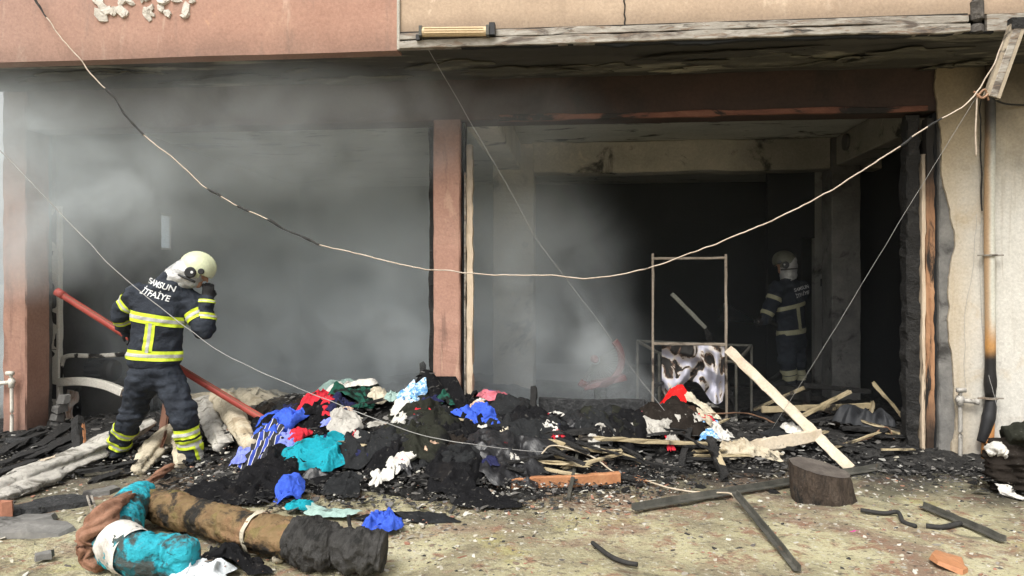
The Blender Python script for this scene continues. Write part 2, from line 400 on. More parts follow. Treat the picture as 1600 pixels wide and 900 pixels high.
# loose paint and render curling off the soffit
M_flake = mat('flake_pale', [(.2, (.045, .043, .037)), (.55, (.085, .08, .064)), (.9, (.26, .25, .19))], 3, rough=.95, bump=.4, rand=1, stretch=(1, 3, 1))
def flake(c, a, b, rot, seed, m, drop, parent, name='paint_flake'):
    q = np.random.default_rng(seed); k = 34; an = np.arange(k) * 2 * np.pi / k
    R = 1 + .55 * vnoise(np.stack([np.cos(an) * 1.7, np.sin(an) * 1.7, an * 0 + seed], -1), seed) + .35 * vnoise(np.stack([np.cos(an) * 4, np.sin(an) * 4, an * 0 + seed], -1), seed + 1) + .2 * (q.random(k) - .5)
    rings = []
    for f in (.0, .45, .8, 1.0):
        x, y = np.cos(an) * R * a * f, np.sin(an) * R * b * f
        z = -drop * (max(f - .4, 0) / .6) ** 2 * (1 + np.cos(an - q.random() * 6)) / 2 - .004
        rings.append(np.stack([x, y, z], 1))
    V = np.concatenate(rings); c_, s_ = math.cos(rot), math.sin(rot)
    V = np.stack([V[:, 0] * c_ - V[:, 1] * s_, V[:, 0] * s_ + V[:, 1] * c_, V[:, 2]], 1)
    V2 = V + (0, 0, .005); n = len(V)
    F = [(i * k + j, (i + 1) * k + j, (i + 1) * k + (j + 1) % k, i * k + (j + 1) % k) for i in range(3) for j in range(k)]
    F += [tuple(n + t for t in f[::-1]) for f in F] + [(3 * k + j, n + 3 * k + j, n + 3 * k + (j + 1) % k, 3 * k + (j + 1) % k) for j in range(k)]
    mk(name, np.vstack([V, V2]) + c, F, m, parent, smooth=True)
for k, (u, v, a, b) in enumerate([(95, 118, .5, .10), (330, 122, .55, .13), (560, 122, .34, .09), (470, 108, .12, .05), (200, 112, .3, .07), (800, 108, .4, .1),
                                  (930, 106, .3, .12), (1080, 106, .33, .08), (1200, 92, .5, .14), (1320, 94, .32, .11), (1130, 82, .5, .09), (1420, 82, .4, .1), (690, 100, .3, .1), (1510, 100, .3, .1)]):
    p = PZ(u, v, SZ - .004); flake(p, a, b, (k % 5 - 2) * .06, 40 + k, M_flake if k % 3 != 1 else M_soffit, .028, soff)
# front beam with its lower edge
nb = 80; xs = np.linspace(LX0 + .02, 3.55, nb)
mk('beam', *sweep(np.stack([xs, np.full(nb, .14), np.full(nb, (SZ + BZ) / 2 + .02)], 1), rect(.28, SZ - BZ + .02, .01)), M_beam, bld)
n = 70; xs = np.linspace(PX1 + .35, JX + .12, n)
s = np.repeat(rect(.05, .05, .006)[None], n, 0) * (1 + .25 * fbm(np.stack([xs * 3, xs * 0, xs * 0], -1), 4, 3))[:, None, None]
mk('beam_edge', *sweep(np.stack([xs, np.full(n, .012), np.full(n, BZ + .028) + fbm(np.stack([xs * 2, xs * 0, xs * 0], -1), 8, 3) * .006], 1), s), M_lip, bld)
# pillars
def column(name, x0, x1, y0, y1, z0, z1, m, parent, seed=0, amp=.006, bev=.012, n=60):
    P = np.stack([np.full(n, (x0 + x1) / 2), np.full(n, (y0 + y1) / 2), np.linspace(z0, z1, n)], 1)
    s0 = rect(x1 - x0, y1 - y0, bev); k = len(s0); s = np.repeat(s0[None], n, 0)
    s += (vnoise(np.stack(np.broadcast_arrays(np.arange(n)[:, None] * .45, np.arange(k)[None] * 2.3, np.array(seed * 1.7)), -1), seed) * amp)[..., None] * np.sign(s0)[None]
    return mk(name, *sweep(P, s, up=(0, 1, 0)), m, parent)
M_pcol = mat('pillar_terracotta', [(.2, (.31, .17, .125)), (.5, (.39, .225, .17)), (.8, (.45, .285, .22))], 2.0, rough=.85, bump=.3, bscale=45, world_pos=True,
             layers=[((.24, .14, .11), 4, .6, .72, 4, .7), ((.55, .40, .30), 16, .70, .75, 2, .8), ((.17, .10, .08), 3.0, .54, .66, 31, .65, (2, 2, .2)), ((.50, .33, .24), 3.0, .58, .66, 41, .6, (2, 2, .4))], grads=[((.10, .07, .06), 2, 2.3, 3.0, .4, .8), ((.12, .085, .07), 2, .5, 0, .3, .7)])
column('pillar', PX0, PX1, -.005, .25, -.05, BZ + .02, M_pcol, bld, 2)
column('trim_and_gap', PX0 - .06, PX0 - .006, .1, .2, .0, BZ - .02, M_char, bld, 5, amp=.02)
column('trim_and_gap', PX1 + .012, PX1 + .035, .05, .17, .0, BZ, M_black, bld, 6)  # black strip painting the shade in the gap beside the pillar
column('jamb_and_gap', PX1 + .05, PX1 + .105, .04, .12, .0, 2.75, M_oldwood, bld, 7, amp=.008, bev=.006)
column('jamb_and_gap', PX1 + .034, PX1 + .046, .02, .10, .0, 2.5, M_rail, bld, 8, amp=.003, bev=.003)
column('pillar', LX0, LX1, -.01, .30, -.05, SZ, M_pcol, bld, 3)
column('wall_edge', LX1 - .2, PY(64, 500, .62)[0], .46, .60, -.05, SZ, M_concg, bld, 9, amp=.012)
column('wall_edge', LX1 - .2, PY(60, 500, .40)[0], .303, .455, -.05, SZ, M_oldwood, bld, 10, amp=.012)
# right jamb: charred timber, scorched strips, a black strip for the gap, bare concrete edge, white wall with a ragged plaster border
column('charred_jamb', JX - .02, JX + .085, .06, .2, .0, BZ - .01, M_char, bld, 11, amp=.016, n=90)
column('jamb_and_gap', JX + .09, JX + .118, .03, .12, .0, BZ - .35, M_oldwood, bld, 12, amp=.006, bev=.005)
column('jamb_and_gap', JX + .122, JX + .185, .02, .10, .0, BZ - .05, M_burntwood, bld, 13, amp=.009, bev=.006)
column('jamb_and_gap', JX + .188, JX + .225, .05, .14, .0, BZ, M_black, bld, 14, amp=.004)  # dark gap built as a black strip, its shade put into the colour
column('pilaster', WX - .016, WX + .30, .0, .28, -.05, SZ, M_concg, bld, 15, amp=.008)
edge = lambda z: .05 + .035 * fbm(np.stack([z * 0 + 1.0, z * 0, z * 2.6], -1), 6, 4) + np.where(z > 2.1, -.10 * np.clip((z - 2.1) / .35, 0, 1), 0)
wallgrid('wall_plaster', WX + .02, 6.2, -.028, -.05, SZ + .01, .026, M_white, bld, step=.035, amp=.006, seed=7, edge=edge)
mk('wall', *aabox(WX + .30, 6.2, .004, .26, -.05, SZ), M_concg, bld)
# interior
IXL, IXR = LX1 - .155, 3.72
def wall_hole(name, x0, x1, y0, y1, z1, hole, m, parent):      # wall in the YZ plane with a rectangular opening
    hy0, hy1, hz0, hz1 = hole
    parts = [aabox(x0, x1, y0, hy0, -.05, z1), aabox(x0, x1, hy1, y1, -.05, z1), aabox(x0, x1, hy0, hy1, -.05, hz0), aabox(x0, x1, hy0, hy1, hz1, z1)]
    return mk(name, *join(parts), m, parent)
wy0, wy1 = PX(252, 360, IXL)[1], PX(271, 360, IXL)[1]
wz1, wz0 = PX(252, 332, IXL)[2], PX(252, 390, IXL)[2]
wall_hole('side_wall', IXL - .06, IXL, .6, 7.2, SZ + .05, (wy0, wy1, wz0, wz1), M_lwall, bld)
win = mk('window', *join([aabox(IXL - .05, IXL - .03, wy0, wy0 + .015, wz0, wz1), aabox(IXL - .05, IXL - .03, wy1 - .015, wy1, wz0, wz1),
                          aabox(IXL - .05, IXL - .03, wy0 + .015, wy1 - .015, wz0, wz0 + .03), aabox(IXL - .05, IXL - .03, wy0 + .015, wy1 - .015, wz1 - .03, wz1)]), M_pvc, bld)
tg = NT('window_glass'); tg.b.inputs['Base Color'].default_value = (.85, .9, .95, 1); tg.b.inputs['Roughness'].default_value = .15
tg.b.inputs['Transmission Weight'].default_value = 1.0; tg.b.inputs['IOR'].default_value = 1.1
mk('pane', *aabox(IXL - .043, IXL - .039, wy0 + .015, wy1 - .015, wz0 + .03, wz1 - .03), tg.m, win)
mk('back_wall', *aabox(IXL - .2, 4.2, 7.2, 7.4, -.05, SZ + .05), M_black, bld)
mk('side_wall', *aabox(IXR, IXR + .2, .27, 7.2, -.05, SZ + .05), M_black, bld)
c0, c1 = PY(770, 300, 3.06)[0], PY(834, 300, 3.06)[0]
column('inner_column', c0, c1, 3.06, 3.5, -.05, SZ, M_conc, bld, 21)
e0, e1 = PY(1300, 300, 3.0)[0], PY(1345, 300, 3.0)[0]
column('inner_column', e0, e1, 3.0, 3.4, -.05, SZ, M_concg, bld, 22)
xs = np.linspace(c1 - .02, IXR, 60)
s = np.repeat(rect(.3, .40, .012)[None], 60, 0); s[:, :, 1] += (fbm(np.stack([xs * 2, xs * 0, xs * 0], -1), 4, 3) * .012)[:, None]
mk('inner_beam', *sweep(np.stack([xs, np.full(60, 3.23), np.full(60, SZ - .18)], 1), s), M_conc, bld)
mk('inner_beam', *sweep(np.stack([np.full(40, (c0 + c1) / 2 - .05), np.linspace(.285, 3.055, 40), np.full(40, SZ - .16)], 1), rect(.3, .36, .012)), M_conc, bld)
mk('inner_beam', *sweep(np.stack([np.full(40, (e0 + e1) / 2 + .05), np.linspace(.285, 2.995, 40), np.full(40, SZ - .17)], 1), rect(.34, .36, .012)), M_conc, bld)
# stub of a flue in the beam corner
mk('flue_stub', *tube([(e0 + .02, 2.62, SZ - .13), (e0 + .30, 2.62, SZ - .13)], .10, 18), M_concg, bld)
# partition beyond with a dark doorway
py = 4.6; q = [PY(u, 400, py)[0] for u in (1200, 1252, 1273, 1345)]; dz = PY(1262, 372, py)[2]
mk('partition', *join([aabox(q[0], q[1], py, py + .14, -.05, SZ), aabox(q[1], q[2], py, py + .14, dz, SZ)]), M_black, bld)
mk('partition', *aabox(q[2], q[3], py - .002, py + .14, -.05, SZ), M_pwall, bld)
# hooks on the partition
for k in range(4):
    p = PY(1283 + k * 5.5, 442, py - .01); mk('coat_hook', *join([tube([p + (0, -.012, .06), p + (0, -.012, -.05)], .014, 6), tube([p + (-.012, -.02, -.02), p + (.016, -.03, -.04)], .01, 6)]), M_char, bld)
n = 150; xs = np.linspace(FX + .5, GX + .15, n); q_ = np.stack([xs * 3.2, xs * 0, xs * 0], -1)
hh_ = np.clip(.5 + .9 * fbm(q_, 14, 4), .02, 1.6) * .035
s = np.stack([rect(.05, h_, .004) for h_ in hh_])
mk('soot_crust', *sweep(np.stack([xs, EY + .012 + 0 * xs, SZ - .004 - hh_ * .25], 1), s), M_black, bld)
# scars of fallen render on the terracotta fascia, top left
M_scar = mat('render_scar', [(.2, (.42, .38, .33)), (.8, (.66, .62, .55))], 14, rough=.95, bump=.7, rand=1)
for k in range(26):
    u = [160, 185, 198, 230, 240, 258, 268, 300][k % 8] + random.uniform(-9, 9); v = random.uniform(-4, 26)
    p = PY(u, v, EY - .002); V, F = shard((0, 0, 0), random.uniform(.018, .05), .02, 300 + k, (random.uniform(-.3, .3), random.uniform(-.3, .3), random.random() * 6), k=8, aspect=1.6)
    V = np.stack([V[:, 0], -V[:, 2], V[:, 1]], 1) + p
    mk('render_flake', V, F, M_scar, bld)
# soot-black wiring stumps and fallen render beside the left pillar
mk('render_lump', *join([shard((LX1 + .07 + .03 * k, .27, .05 + .09 * k), .10 - .012 * k, .08, 330 + k) for k in range(4)]), M_concg, bld)
# ------------------------------------------------------------------ ground, floor, heap
def ss(a, b, x):
    t = np.clip((x - a) / (b - a), 0, 1); return t * t * (3 - 2 * t)
def ground_z(x, y):
    p = np.stack([x, y, x * 0], -1)
    return (fbm(p * .9, 61, 3) * .014 + fbm(p * 7, 62, 3) * .006) * ss(60, 20, np.abs(x) + np.abs(y)) - .012
M_ground = NT('ground_dirt')
t = M_ground; g = t.new('ShaderNodeNewGeometry'); pos = g.outputs['Position']
c = t.ramp(t.noise(pos, 1.1, 8, .68, .5), [(.3, (.20, .17, .115)), (.44, (.33, .295, .19)), (.56, (.52, .48, .30)), (.72, (.64, .60, .42))])
c = t.mix(t.smooth(t.noise(pos, .75, 7, .68, .8, 3), .49, .63), c, (.29, .205, .145))          # red-brown dust
c = t.mix(t.math('MULTIPLY', t.smooth(t.noise(pos, 5.5, 6, .7, .5, 21), .52, .64), .9), c, (.30, .165, .11))   # crushed brick
c = t.mix(t.math('MULTIPLY', t.smooth(t.noise(pos, 2.3, 6, .66, .5, 9), .58, .70), .7), c, (.44, .40, .17))    # yellow sand
c = t.mix(t.math('MULTIPLY', t.smooth(t.noise(pos, 19, 6, .75, 0, 15), .52, .66), .85), c, (.12, .10, .08))
c = t.mix(t.math('MULTIPLY', t.smooth(t.noise(pos, 26, 6, .75, 0, 33), .55, .66), .85), c, (.62, .60, .50))
sp = t.new('ShaderNodeSeparateXYZ'); t.link(pos, sp.inputs[0])
w = t.math('MULTIPLY', t.math('SUBTRACT', t.noise(pos, 1.4, 7, .65, .5, 5), .5), 2.6)
ash = t.smooth(t.math('ADD', sp.outputs[1], w), -1.75, -.35)                                   # ash trodden out of the bays
c = t.mix(t.math('MULTIPLY', ash, .88), c, (.035, .033, .03))
lash = t.math('MULTIPLY', t.smooth(t.math('ADD', sp.outputs[0], w), -2.6, -4.0), t.smooth(t.math('ADD', sp.outputs[1], w), -2.9, -1.9))
c = t.mix(t.math('MULTIPLY', lash, .72), c, (.075, .07, .062))
c = t.mix(t.math('MULTIPLY', t.smooth(t.noise(pos, 3.1, 7, .7, .6, 44), .58, .68), .6), c, (.07, .063, .052))
t.link(c, t.b.inputs['Base Color']); t.b.inputs['Roughness'].default_value = .95; t.b.inputs['Specular IOR Level'].default_value = .2
vo = t.new('ShaderNodeTexVoronoi'); vo.inputs['Scale'].default_value = 46; t.link(pos, vo.inputs['Vector'])
hh = t.math('ADD', t.math('MULTIPLY', vo.outputs['Distance'], -.5), t.math('ADD', t.noise(pos, 20, 8, .72), t.noise(pos, 90, 4, .7)))
bp = t.new('ShaderNodeBump'); bp.inputs['Strength'].default_value = .9; bp.inputs['Distance'].default_value = .018
t.link(hh, bp.inputs['Height']); t.link(bp.outputs[0], t.b.inputs['Normal'])
gx = np.concatenate([[-900, -300, -100, -40, -18, -11, -9], np.arange(-7.5, 5.01, .045), [6, 8, 12, 20, 50, 150, 400, 900]])
gy = np.concatenate([[-900, -300, -100, -40, -18, -10, -7.5], np.arange(-6.5, .30, .045), [.6, 2, 5, 7.6, 12, 30, 100, 300, 900]])
GX_, GY_ = np.meshgrid(gx, gy, indexing='ij')
mk('ground', np.stack([GX_, GY_, ground_z(GX_, GY_)], -1), grid_faces(len(gx), len(gy)), M_ground.m, smooth=True, kind='structure', loc=(0, 0, 0))
mk('shop_floor', *aabox(IXL - .05, IXR + .05, .02, 7.25, -.1, .012), M_ashf, kind='structure')

# height field of the burnt heap; everything dropped on it raises it
HX0, HX1, HY0, HY1, HC = -6.2, 4.2, -4.2, 4.0, .02
hx, hy = np.arange(HX0, HX1, HC), np.arange(HY0, HY1, HC)
HX, HY = np.meshgrid(hx, hy, indexing='ij')
prof = [(-6.2, .05), (-5.2, .10), (-4.5, .13), (-3.9, .13), (-3.3, .22), (-2.9, .34), (-2.4, .42), (-1.7, .42), (-1.2, .40), (-.7, .31), (0, .23), (.6, .19), (1.2, .19), (2, .14), (2.8, .11), (3.3, .08), (4.2, .02)]
ext = [(-6.2, -.45), (-5, -.65), (-4, -.62), (-3.4, -.72), (-2.95, -1.05), (-2.4, -1.25), (-1, -1.35), (-.3, -1.25), (.3, -.95), (1, -.5), (2, -.4), (3, -.5), (4.2, -.3)]
pr = np.interp(hx, *zip(*prof))[:, None]; ex = np.interp(hx, *zip(*ext))[:, None]
HP = np.stack([HX, HY, HX * 0], -1)
ex = ex + fbm(HP * 1.6, 71, 3) * .16
H = pr * ss(ex, ex * .0 + .05, HY) ** .75 * (1 - .55 * ss(.3, 1.6, HY))
amp = np.clip(H / .25, 0, 1)
H = H + amp * (fbm(HP * 2.4, 72, 3) * .06 + np.clip(ridge(HP * 7, 73, 3), 0, 2) * .022) - .015 * (1 - ss(0, .03, H))
H = np.maximum(H, np.where(HY > .05, .015 + np.abs(fbm(HP * 3, 75, 4)) * .05, -.02))
H += .34 * np.exp(-((HX + 1.36) / .17) ** 2 - ((HY + .12) / .12) ** 2)
_p = PT(1068, 640, 6.72); H += .24 * np.exp(-((HX - _p[0]) / .30) ** 2 - ((HY - _p[1]) / .17) ** 2)
H0 = H.copy()
st = 2
hv = np.stack([HX[::st, ::st], HY[::st, ::st], H[::st, ::st]], -1)
hv[..., 2] += fbm(hv * 22, 76, 3) * .018 * np.clip(H[::st, ::st] / .06, 0, 1)
n0, n1 = hv.shape[:2]; F = grid_faces(n0, n1)
keep = (hv[..., 2].reshape(-1)[F].max(1) > -.012); F = F[keep]
M_heap = mat('heap_ash', [(.25, (.010, .010, .010)), (.5, (.024, .023, .022)), (.68, (.06, .057, .053)), (.85, (.17, .165, .155))], 14, detail=9, rough=.9, bump=1.0, bscale=70, bdist=.02, world_pos=True,
             layers=[((.10, .085, .065), 3.0, .58, .7, 4, .6), ((.32, .31, .29), 32, .68, .74, 8, .8)])
used = np.unique(F); rm = np.full(n0 * n1, -1); rm[used] = np.arange(len(used))
mk('ash_heap', hv.reshape(-1, 3)[used], rm[F], M_heap, kind='stuff', label='black ash and charred scraps heaped across the shop front', loc=(0, 0, 0))

RISE = .11
def hat(x, y, A=None):
    A = H if A is None else A
    fx = np.clip((np.asarray(x) - HX0) / HC, 0, A.shape[0] - 1.001); fy = np.clip((np.asarray(y) - HY0) / HC, 0, A.shape[1] - 1.001)
    i, j = fx.astype(int), fy.astype(int); fx, fy = fx - i, fy - j
    return A[i, j] * (1 - fx) * (1 - fy) + A[i + 1, j] * fx * (1 - fy) + A[i, j + 1] * (1 - fx) * fy + A[i + 1, j + 1] * fx * fy
HS = H0.copy()
for _ in range(14):
    B = np.pad(HS, 1, mode='edge'); HS = (B[:-2, 1:-1] + B[2:, 1:-1] + B[1:-1, :-2] + B[1:-1, 2:] + B[1:-1, 1:-1]) / 5
HS += .05
def hit(u, v, tmin=3.0, smooth=False):
    d = ray(u, v); ts = np.arange(tmin, 13, .01); P = CAM + ts[:, None] * d
    under = np.nonzero(P[:, 2] < hat(P[:, 0], P[:, 1], HS if smooth else None))[0]
    return P[under[0]] if len(under) else P[-1]
def raise_field(V, pad=0.0):
    i = np.round((V[:, 0] - HX0) / HC).astype(int); j = np.round((V[:, 1] - HY0) / HC).astype(int)
    ok = (i > 0) & (j > 0) & (i < H.shape[0] - 1) & (j < H.shape[1] - 1)
    for di in (0, 1):
        for dj in (0, 1): np.maximum.at(H, (i[ok] - di, j[ok] - dj), V[ok, 2] - pad)
    B = H
    for _ in range(2):
        B = np.pad(B, 1, mode='edge'); B = (B[:-2, 1:-1] + B[2:, 1:-1] + B[1:-1, :-2] + B[1:-1, 2:] + 2 * B[1:-1, 1:-1]) / 6
    H[:] = np.clip(B, H0, H0 + RISE)

def sim_cloth(c, a, b, rot, seed, n=40, kx=1.35, ky=1.3, fold=.05, freq=7.0, iters=10, irregular=.25, lift=.010, raise_=True, grav=.002):
    """a crumpled sheet: folds radiating from pinch points and running across, settled on the height field"""
    q = np.random.default_rng(seed)
    S, T = np.meshgrid(np.linspace(-1, 1, n), np.linspace(-1, 1, n), indexing='ij')
    r = np.sqrt(S ** 2 + T ** 2) + 1e-9; an = np.arctan2(T, S); sq = np.maximum(np.abs(S), np.abs(T))
    f = (sq / r) ** .6
    ph = q.random(4) * 6.28
    R = 1 + irregular * sq * (.6 * np.sin(2 * an + ph[0]) * q.random() + .7 * np.sin(3 * an + ph[1]) * q.random() + .5 * np.sin(5 * an + ph[2]) * q.random() + .25 * np.sin(9 * an + ph[3])) 
    x, y = S * f * R * a, T * f * R * b
    cr, sr = math.cos(rot), math.sin(rot)
    p3 = np.stack([x, y, x * 0 + seed * 1.3], -1)
    wx = x + .35 / freq * vnoise(p3 * freq * .7, seed + 5); wy = y + .35 / freq * vnoise(p3 * freq * .7 + 7, seed + 6)
    waves = []
    for k in range(2):                                    # folds gathered towards a pinch
        px, py = (q.random(2) - .5) * (a * 1.1, b * 1.1); dx, dy = wx - px, wy - py; rr_ = np.sqrt(dx * dx + dy * dy)
        m_ = q.integers(5, 10); fi = np.arctan2(dy, dx)
        waves.append(np.sin(m_ * fi + q.random() * 6 + rr_ * freq * 1.2) * rr_ / (rr_ + .25 * min(a, b)))
    for k in range(3):                                    # swags
        th = q.random() * 3.14; kk = freq * (2.6 + 2.8 * q.random()) * (kx if k == 0 else 1.2)
        waves.append(1 - 2 * np.abs(np.sin(.5 * kk * (wx * math.cos(th) + wy * math.sin(th)) + q.random() * 6)) ** .8)
    W = np.maximum(np.maximum(waves[0], waves[2] * .9), np.maximum(waves[1], waves[3]) * .85) * .55 + .30 * waves[4] + .20 * ridge(p3 * freq * 1.9, seed + 9, 3)
    W = W - W.min(); W /= W.max()
    hgt = fold * 1.9 * W * (1 - .75 * sq ** 5) + fold * .45 * (1 - sq ** 2)
    gx_, gy_ = np.gradient(hgt); lat = .9                 # lean the folds over a little
    x = x + lat * fold * vnoise(p3 * freq * 1.1 + 3, seed + 20) * (1 - sq ** 6); y = y + lat * fold * vnoise(p3 * freq * 1.1 + 13, seed + 21) * (1 - sq ** 6)
    X = c[0] + x * cr - y * sr; Y = c[1] + x * sr + y * cr
    # a sheet bridges small hollows: follow a softened field
    hz = hat(X, Y); e = .035
    for dx, dy in ((e, 0), (-e, 0), (0, e), (0, -e)): hz = np.maximum(hz, .5 * hz + .5 * hat(X + dx, Y + dy))
    P = np.stack([X, Y, hz + lift + hgt], -1)
    for it in range(1):
        L_ = P.copy(); L_[1:-1, 1:-1] = .6 * P[1:-1, 1:-1] + .1 * (P[:-2, 1:-1] + P[2:, 1:-1] + P[1:-1, :-2] + P[1:-1, 2:]); P = L_
    V = P.reshape(-1, 3)
    if raise_: raise_field(V, .012)
    # turn the rim down so that the sheet has an edge
    return V, grid_faces(n, n)

def fabric(name, c1, scale=9, dark=.55, layers=(), rough=.9, bump=.5, bscale=55, **kw):
    if isinstance(c1, tuple): c1 = [(.25, tuple(q * dark for q in c1)), (.5, c1), (.8, tuple(min(.95, q * 1.12) for q in c1))]
    layers = list(layers) + [((.10, .095, .085), 34, .60, .68, 17, .55), ((.020, .018, .017), 3.4, .60, .70, 23, .8)]
    return mat(name, c1, scale, 6, rough=rough, bump=bump, bscale=bscale, bdist=.012, layers=layers, rand=1, spec=.06, **kw)
BURN = ((.018, .016, .015), 5, .55, .64, 4)
FB = {
    'black': fabric('cloth_black', (.011, .011, .012), bump=.8), 'charcoal': fabric('cloth_charcoal', (.022, .023, .024)), 'olive': fabric('cloth_olive_black', (.024, .025, .019), layers=[((.012, .012, .012), 4, .52, .66, 3)]),
    'white': fabric('cloth_white_dirty', (.62, .60, .55), layers=[((.25, .22, .18), 5, .55, .7, 4, .7), ((.03, .028, .026), 6, .62, .68, 8)]),
    'grey': fabric('cloth_grey_white', (.42, .40, .36), layers=[((.13, .12, .10), 5, .52, .66, 4), ((.02, .02, .02), 6, .64, .7, 8)]),
    'cream': fabric('cloth_cream_sooty', (.50, .44, .33), layers=[((.30, .24, .16), 3, .52, .66, 4), ((.05, .045, .038), 5, .60, .68, 8)]),
    'red': fabric('cloth_red', (.52, .03, .045), layers=[((.02, .015, .015), 5, .66, .72, 8)]), 'scarlet': fabric('cloth_scarlet', (.72, .02, .02)), 'navy': fabric('cloth_navy', (.022, .024, .065)),
    'green': fabric('cloth_dark_green', (.02, .085, .06), layers=[((.015, .016, .015), 5, .54, .62, 8)]), 'teal': fabric('cloth_teal', (.015, .28, .35), layers=[((.012, .05, .05), 5, .58, .66, 8)]),
    'blue': fabric('cloth_royal_blue', (.05, .11, .55), layers=[((.012, .016, .05), 5, .64, .7, 8)]), 'lilac': fabric('cloth_periwinkle', (.20, .24, .62), layers=[((.45, .40, .6), 6, .6, .66, 5)]),
    'print': fabric('cloth_blue_print', [(.4, (.10, .26, .52)), (.5, (.25, .45, .68)), (.56, (.62, .70, .76))], 26, layers=[((.02, .02, .03), 6, .64, .7, 8)]),
    'pink': fabric('cloth_pink', (.60, .17, .21), layers=[((.3, .1, .12), 6, .6, .7, 5)]), 'peach': fabric('cloth_peach', (.62, .42, .30)),
    'sage': fabric('sack_sage', (.30, .42, .38), bump=.15), 'brown': fabric('cloth_brown_black', (.022, .018, .015), layers=[((.08, .045, .027), 3, .62, .7, 6, .6)]), 'beige': fabric('cloth_beige', (.58, .52, .40), layers=[((.32, .28, .18), 8, .58, .66, 4)]),
}
mp = mat('plastic_black', [(.3, (.010, .010, .011)), (.7, (.022, .022, .024))], 8, rough=.38, bump=.4, bscale=50, spec=.6, layers=[((.20, .22, .25), 22, .70, .74, 5, .7)], rand=1); FB['plastic'] = mp
# black fabric with white and blue stripes
tt = NT('cloth_striped'); tc = tt.new('ShaderNodeTexCoord'); wv = tt.new('ShaderNodeTexWave'); wv.inputs['Scale'].default_value = 4.2; wv.inputs['Distortion'].default_value = 2.5; wv.inputs['Detail'].default_value = 1
tt.link(tc.outputs['Object'], wv.inputs['Vector']); cc = tt.ramp(wv.outputs['Fac'], [(.0, (.02, .02, .024)), (.50, (.02, .02, .024)), (.54, (.58, .57, .54)), (.70, (.6, .58, .55)), (.74, (.03, .05, .30)), (.9, (.03, .06, .34))])
for e in tt.n:
    if e.type == 'VALTORGB': e.color_ramp.interpolation = 'EASE'
tt.link(cc, tt.b.inputs['Base Color']); tt.b.inputs['Roughness'].default_value = .9; FB['striped'] = tt.m
tt = NT('cloth_black_white'); tc = tt.new('ShaderNodeTexCoord'); nn = tt.noise(tc.outputs['Object'], 7, 3, .5, .8, 2)
tt.link(tt.ramp(nn, [(.46, (.016, .016, .018)), (.50, (.5, .49, .47)), (.8, (.62, .61, .58))]), tt.b.inputs['Base Color']); tt.b.inputs['Roughness'].default_value = .9; FB['piebald'] = tt.m
# ------------------------------------------------------------------ clothes on the heap
CL = 0
MARKS = [('the red shirt', 503, 646), ('the teal cloth', 495, 727), ('the striped jersey', 412, 716), ('the royal blue shirt', 432, 690), ('the green jacket', 562, 640), ('the torn greyish rag', 540, 682), ('the blue printed cloth', 642, 632),
         ('the terracotta middle pillar', 700, 640), ('the glossy plastic bag', 795, 728), ('the pink blouse', 770, 640), ('the charred post', 834, 650), ('the alligatored charcoal board', 925, 640), ('the knotted pinkish shirt', 858, 690),
         ('the pale-edged plank', 1005, 698), ('the orange plank', 880, 745), ('the olive-black trousers', 652, 716), ('the scarlet cloth', 1056, 612), ('the diagonal pale board', 1240, 640), ('the black sack', 1352, 672), ('the scorched white board', 1180, 692),
         ('the tree stump', 1290, 758), ('the long angle iron', 1080, 785), ('the tan roll', 400, 830), ('the teal roll', 220, 840), ('the bright blue cloth', 598, 818), ('the short angle iron', 1505, 820), ('the charred bundle', 1580, 740), ('the curved stick', 960, 870),
         ('the crossing angle iron', 1200, 830), ('the bark chip', 1480, 878), ('the dark slabs', 50, 812), ('the twisted grey sheet', 100, 742), ('the near firefighter', 280, 740), ('the water tap', 1500, 720), ('the black trailing dress', 370, 768)]
def near_mark(u, v): return min(MARKS, key=lambda q: (q[1] - u) ** 2 + 4 * (q[2] - v) ** 2)[0]
SHADE = {'black': 'jet black', 'charcoal': 'charcoal grey', 'olive': 'olive-black', 'brown': 'brown-black', 'plastic': 'glossy black'}
def cloth(u, v, w, h, m, name, label, cat, group=None, rot=0., at=None, k=(1.35, 1.3), fold=None, freq=None, n=40, irregular=.25, maxb=.6, **kw):
    global CL
    CL += 1
    c = hit(u, v, smooth=True) if at is None else np.asarray(at, float)
    tdep = float((c - CAM) @ FWD); a = w / 2 * tdep / FPX
    if at is None:
        p0, p1 = hit(u, v + h / 2, smooth=True), hit(u, v - h / 2, smooth=True); b = float(np.clip(np.linalg.norm((p1 - p0)[:2]) / 2, .07, min(maxb, 1.15 * a + .05))); c = (p0 + p1) / 2
    else: b = h / 2 * tdep / FPX
    kw.setdefault('lift', .010 if m in SHADE else .032); fold = fold or min(.06, .26 * min(a, b) + .010); freq = freq or 1.9 / max((a * b) ** .5, .05)
    V, F = sim_cloth(c, a, b, rot, 500 + CL * 7, n=n, kx=k[0], ky=k[1], fold=fold, freq=freq, irregular=irregular, **kw)
    return mk(name, V, F, FB[m] if isinstance(m, str) else m, smooth=True, label=label, cat=cat, group=group)

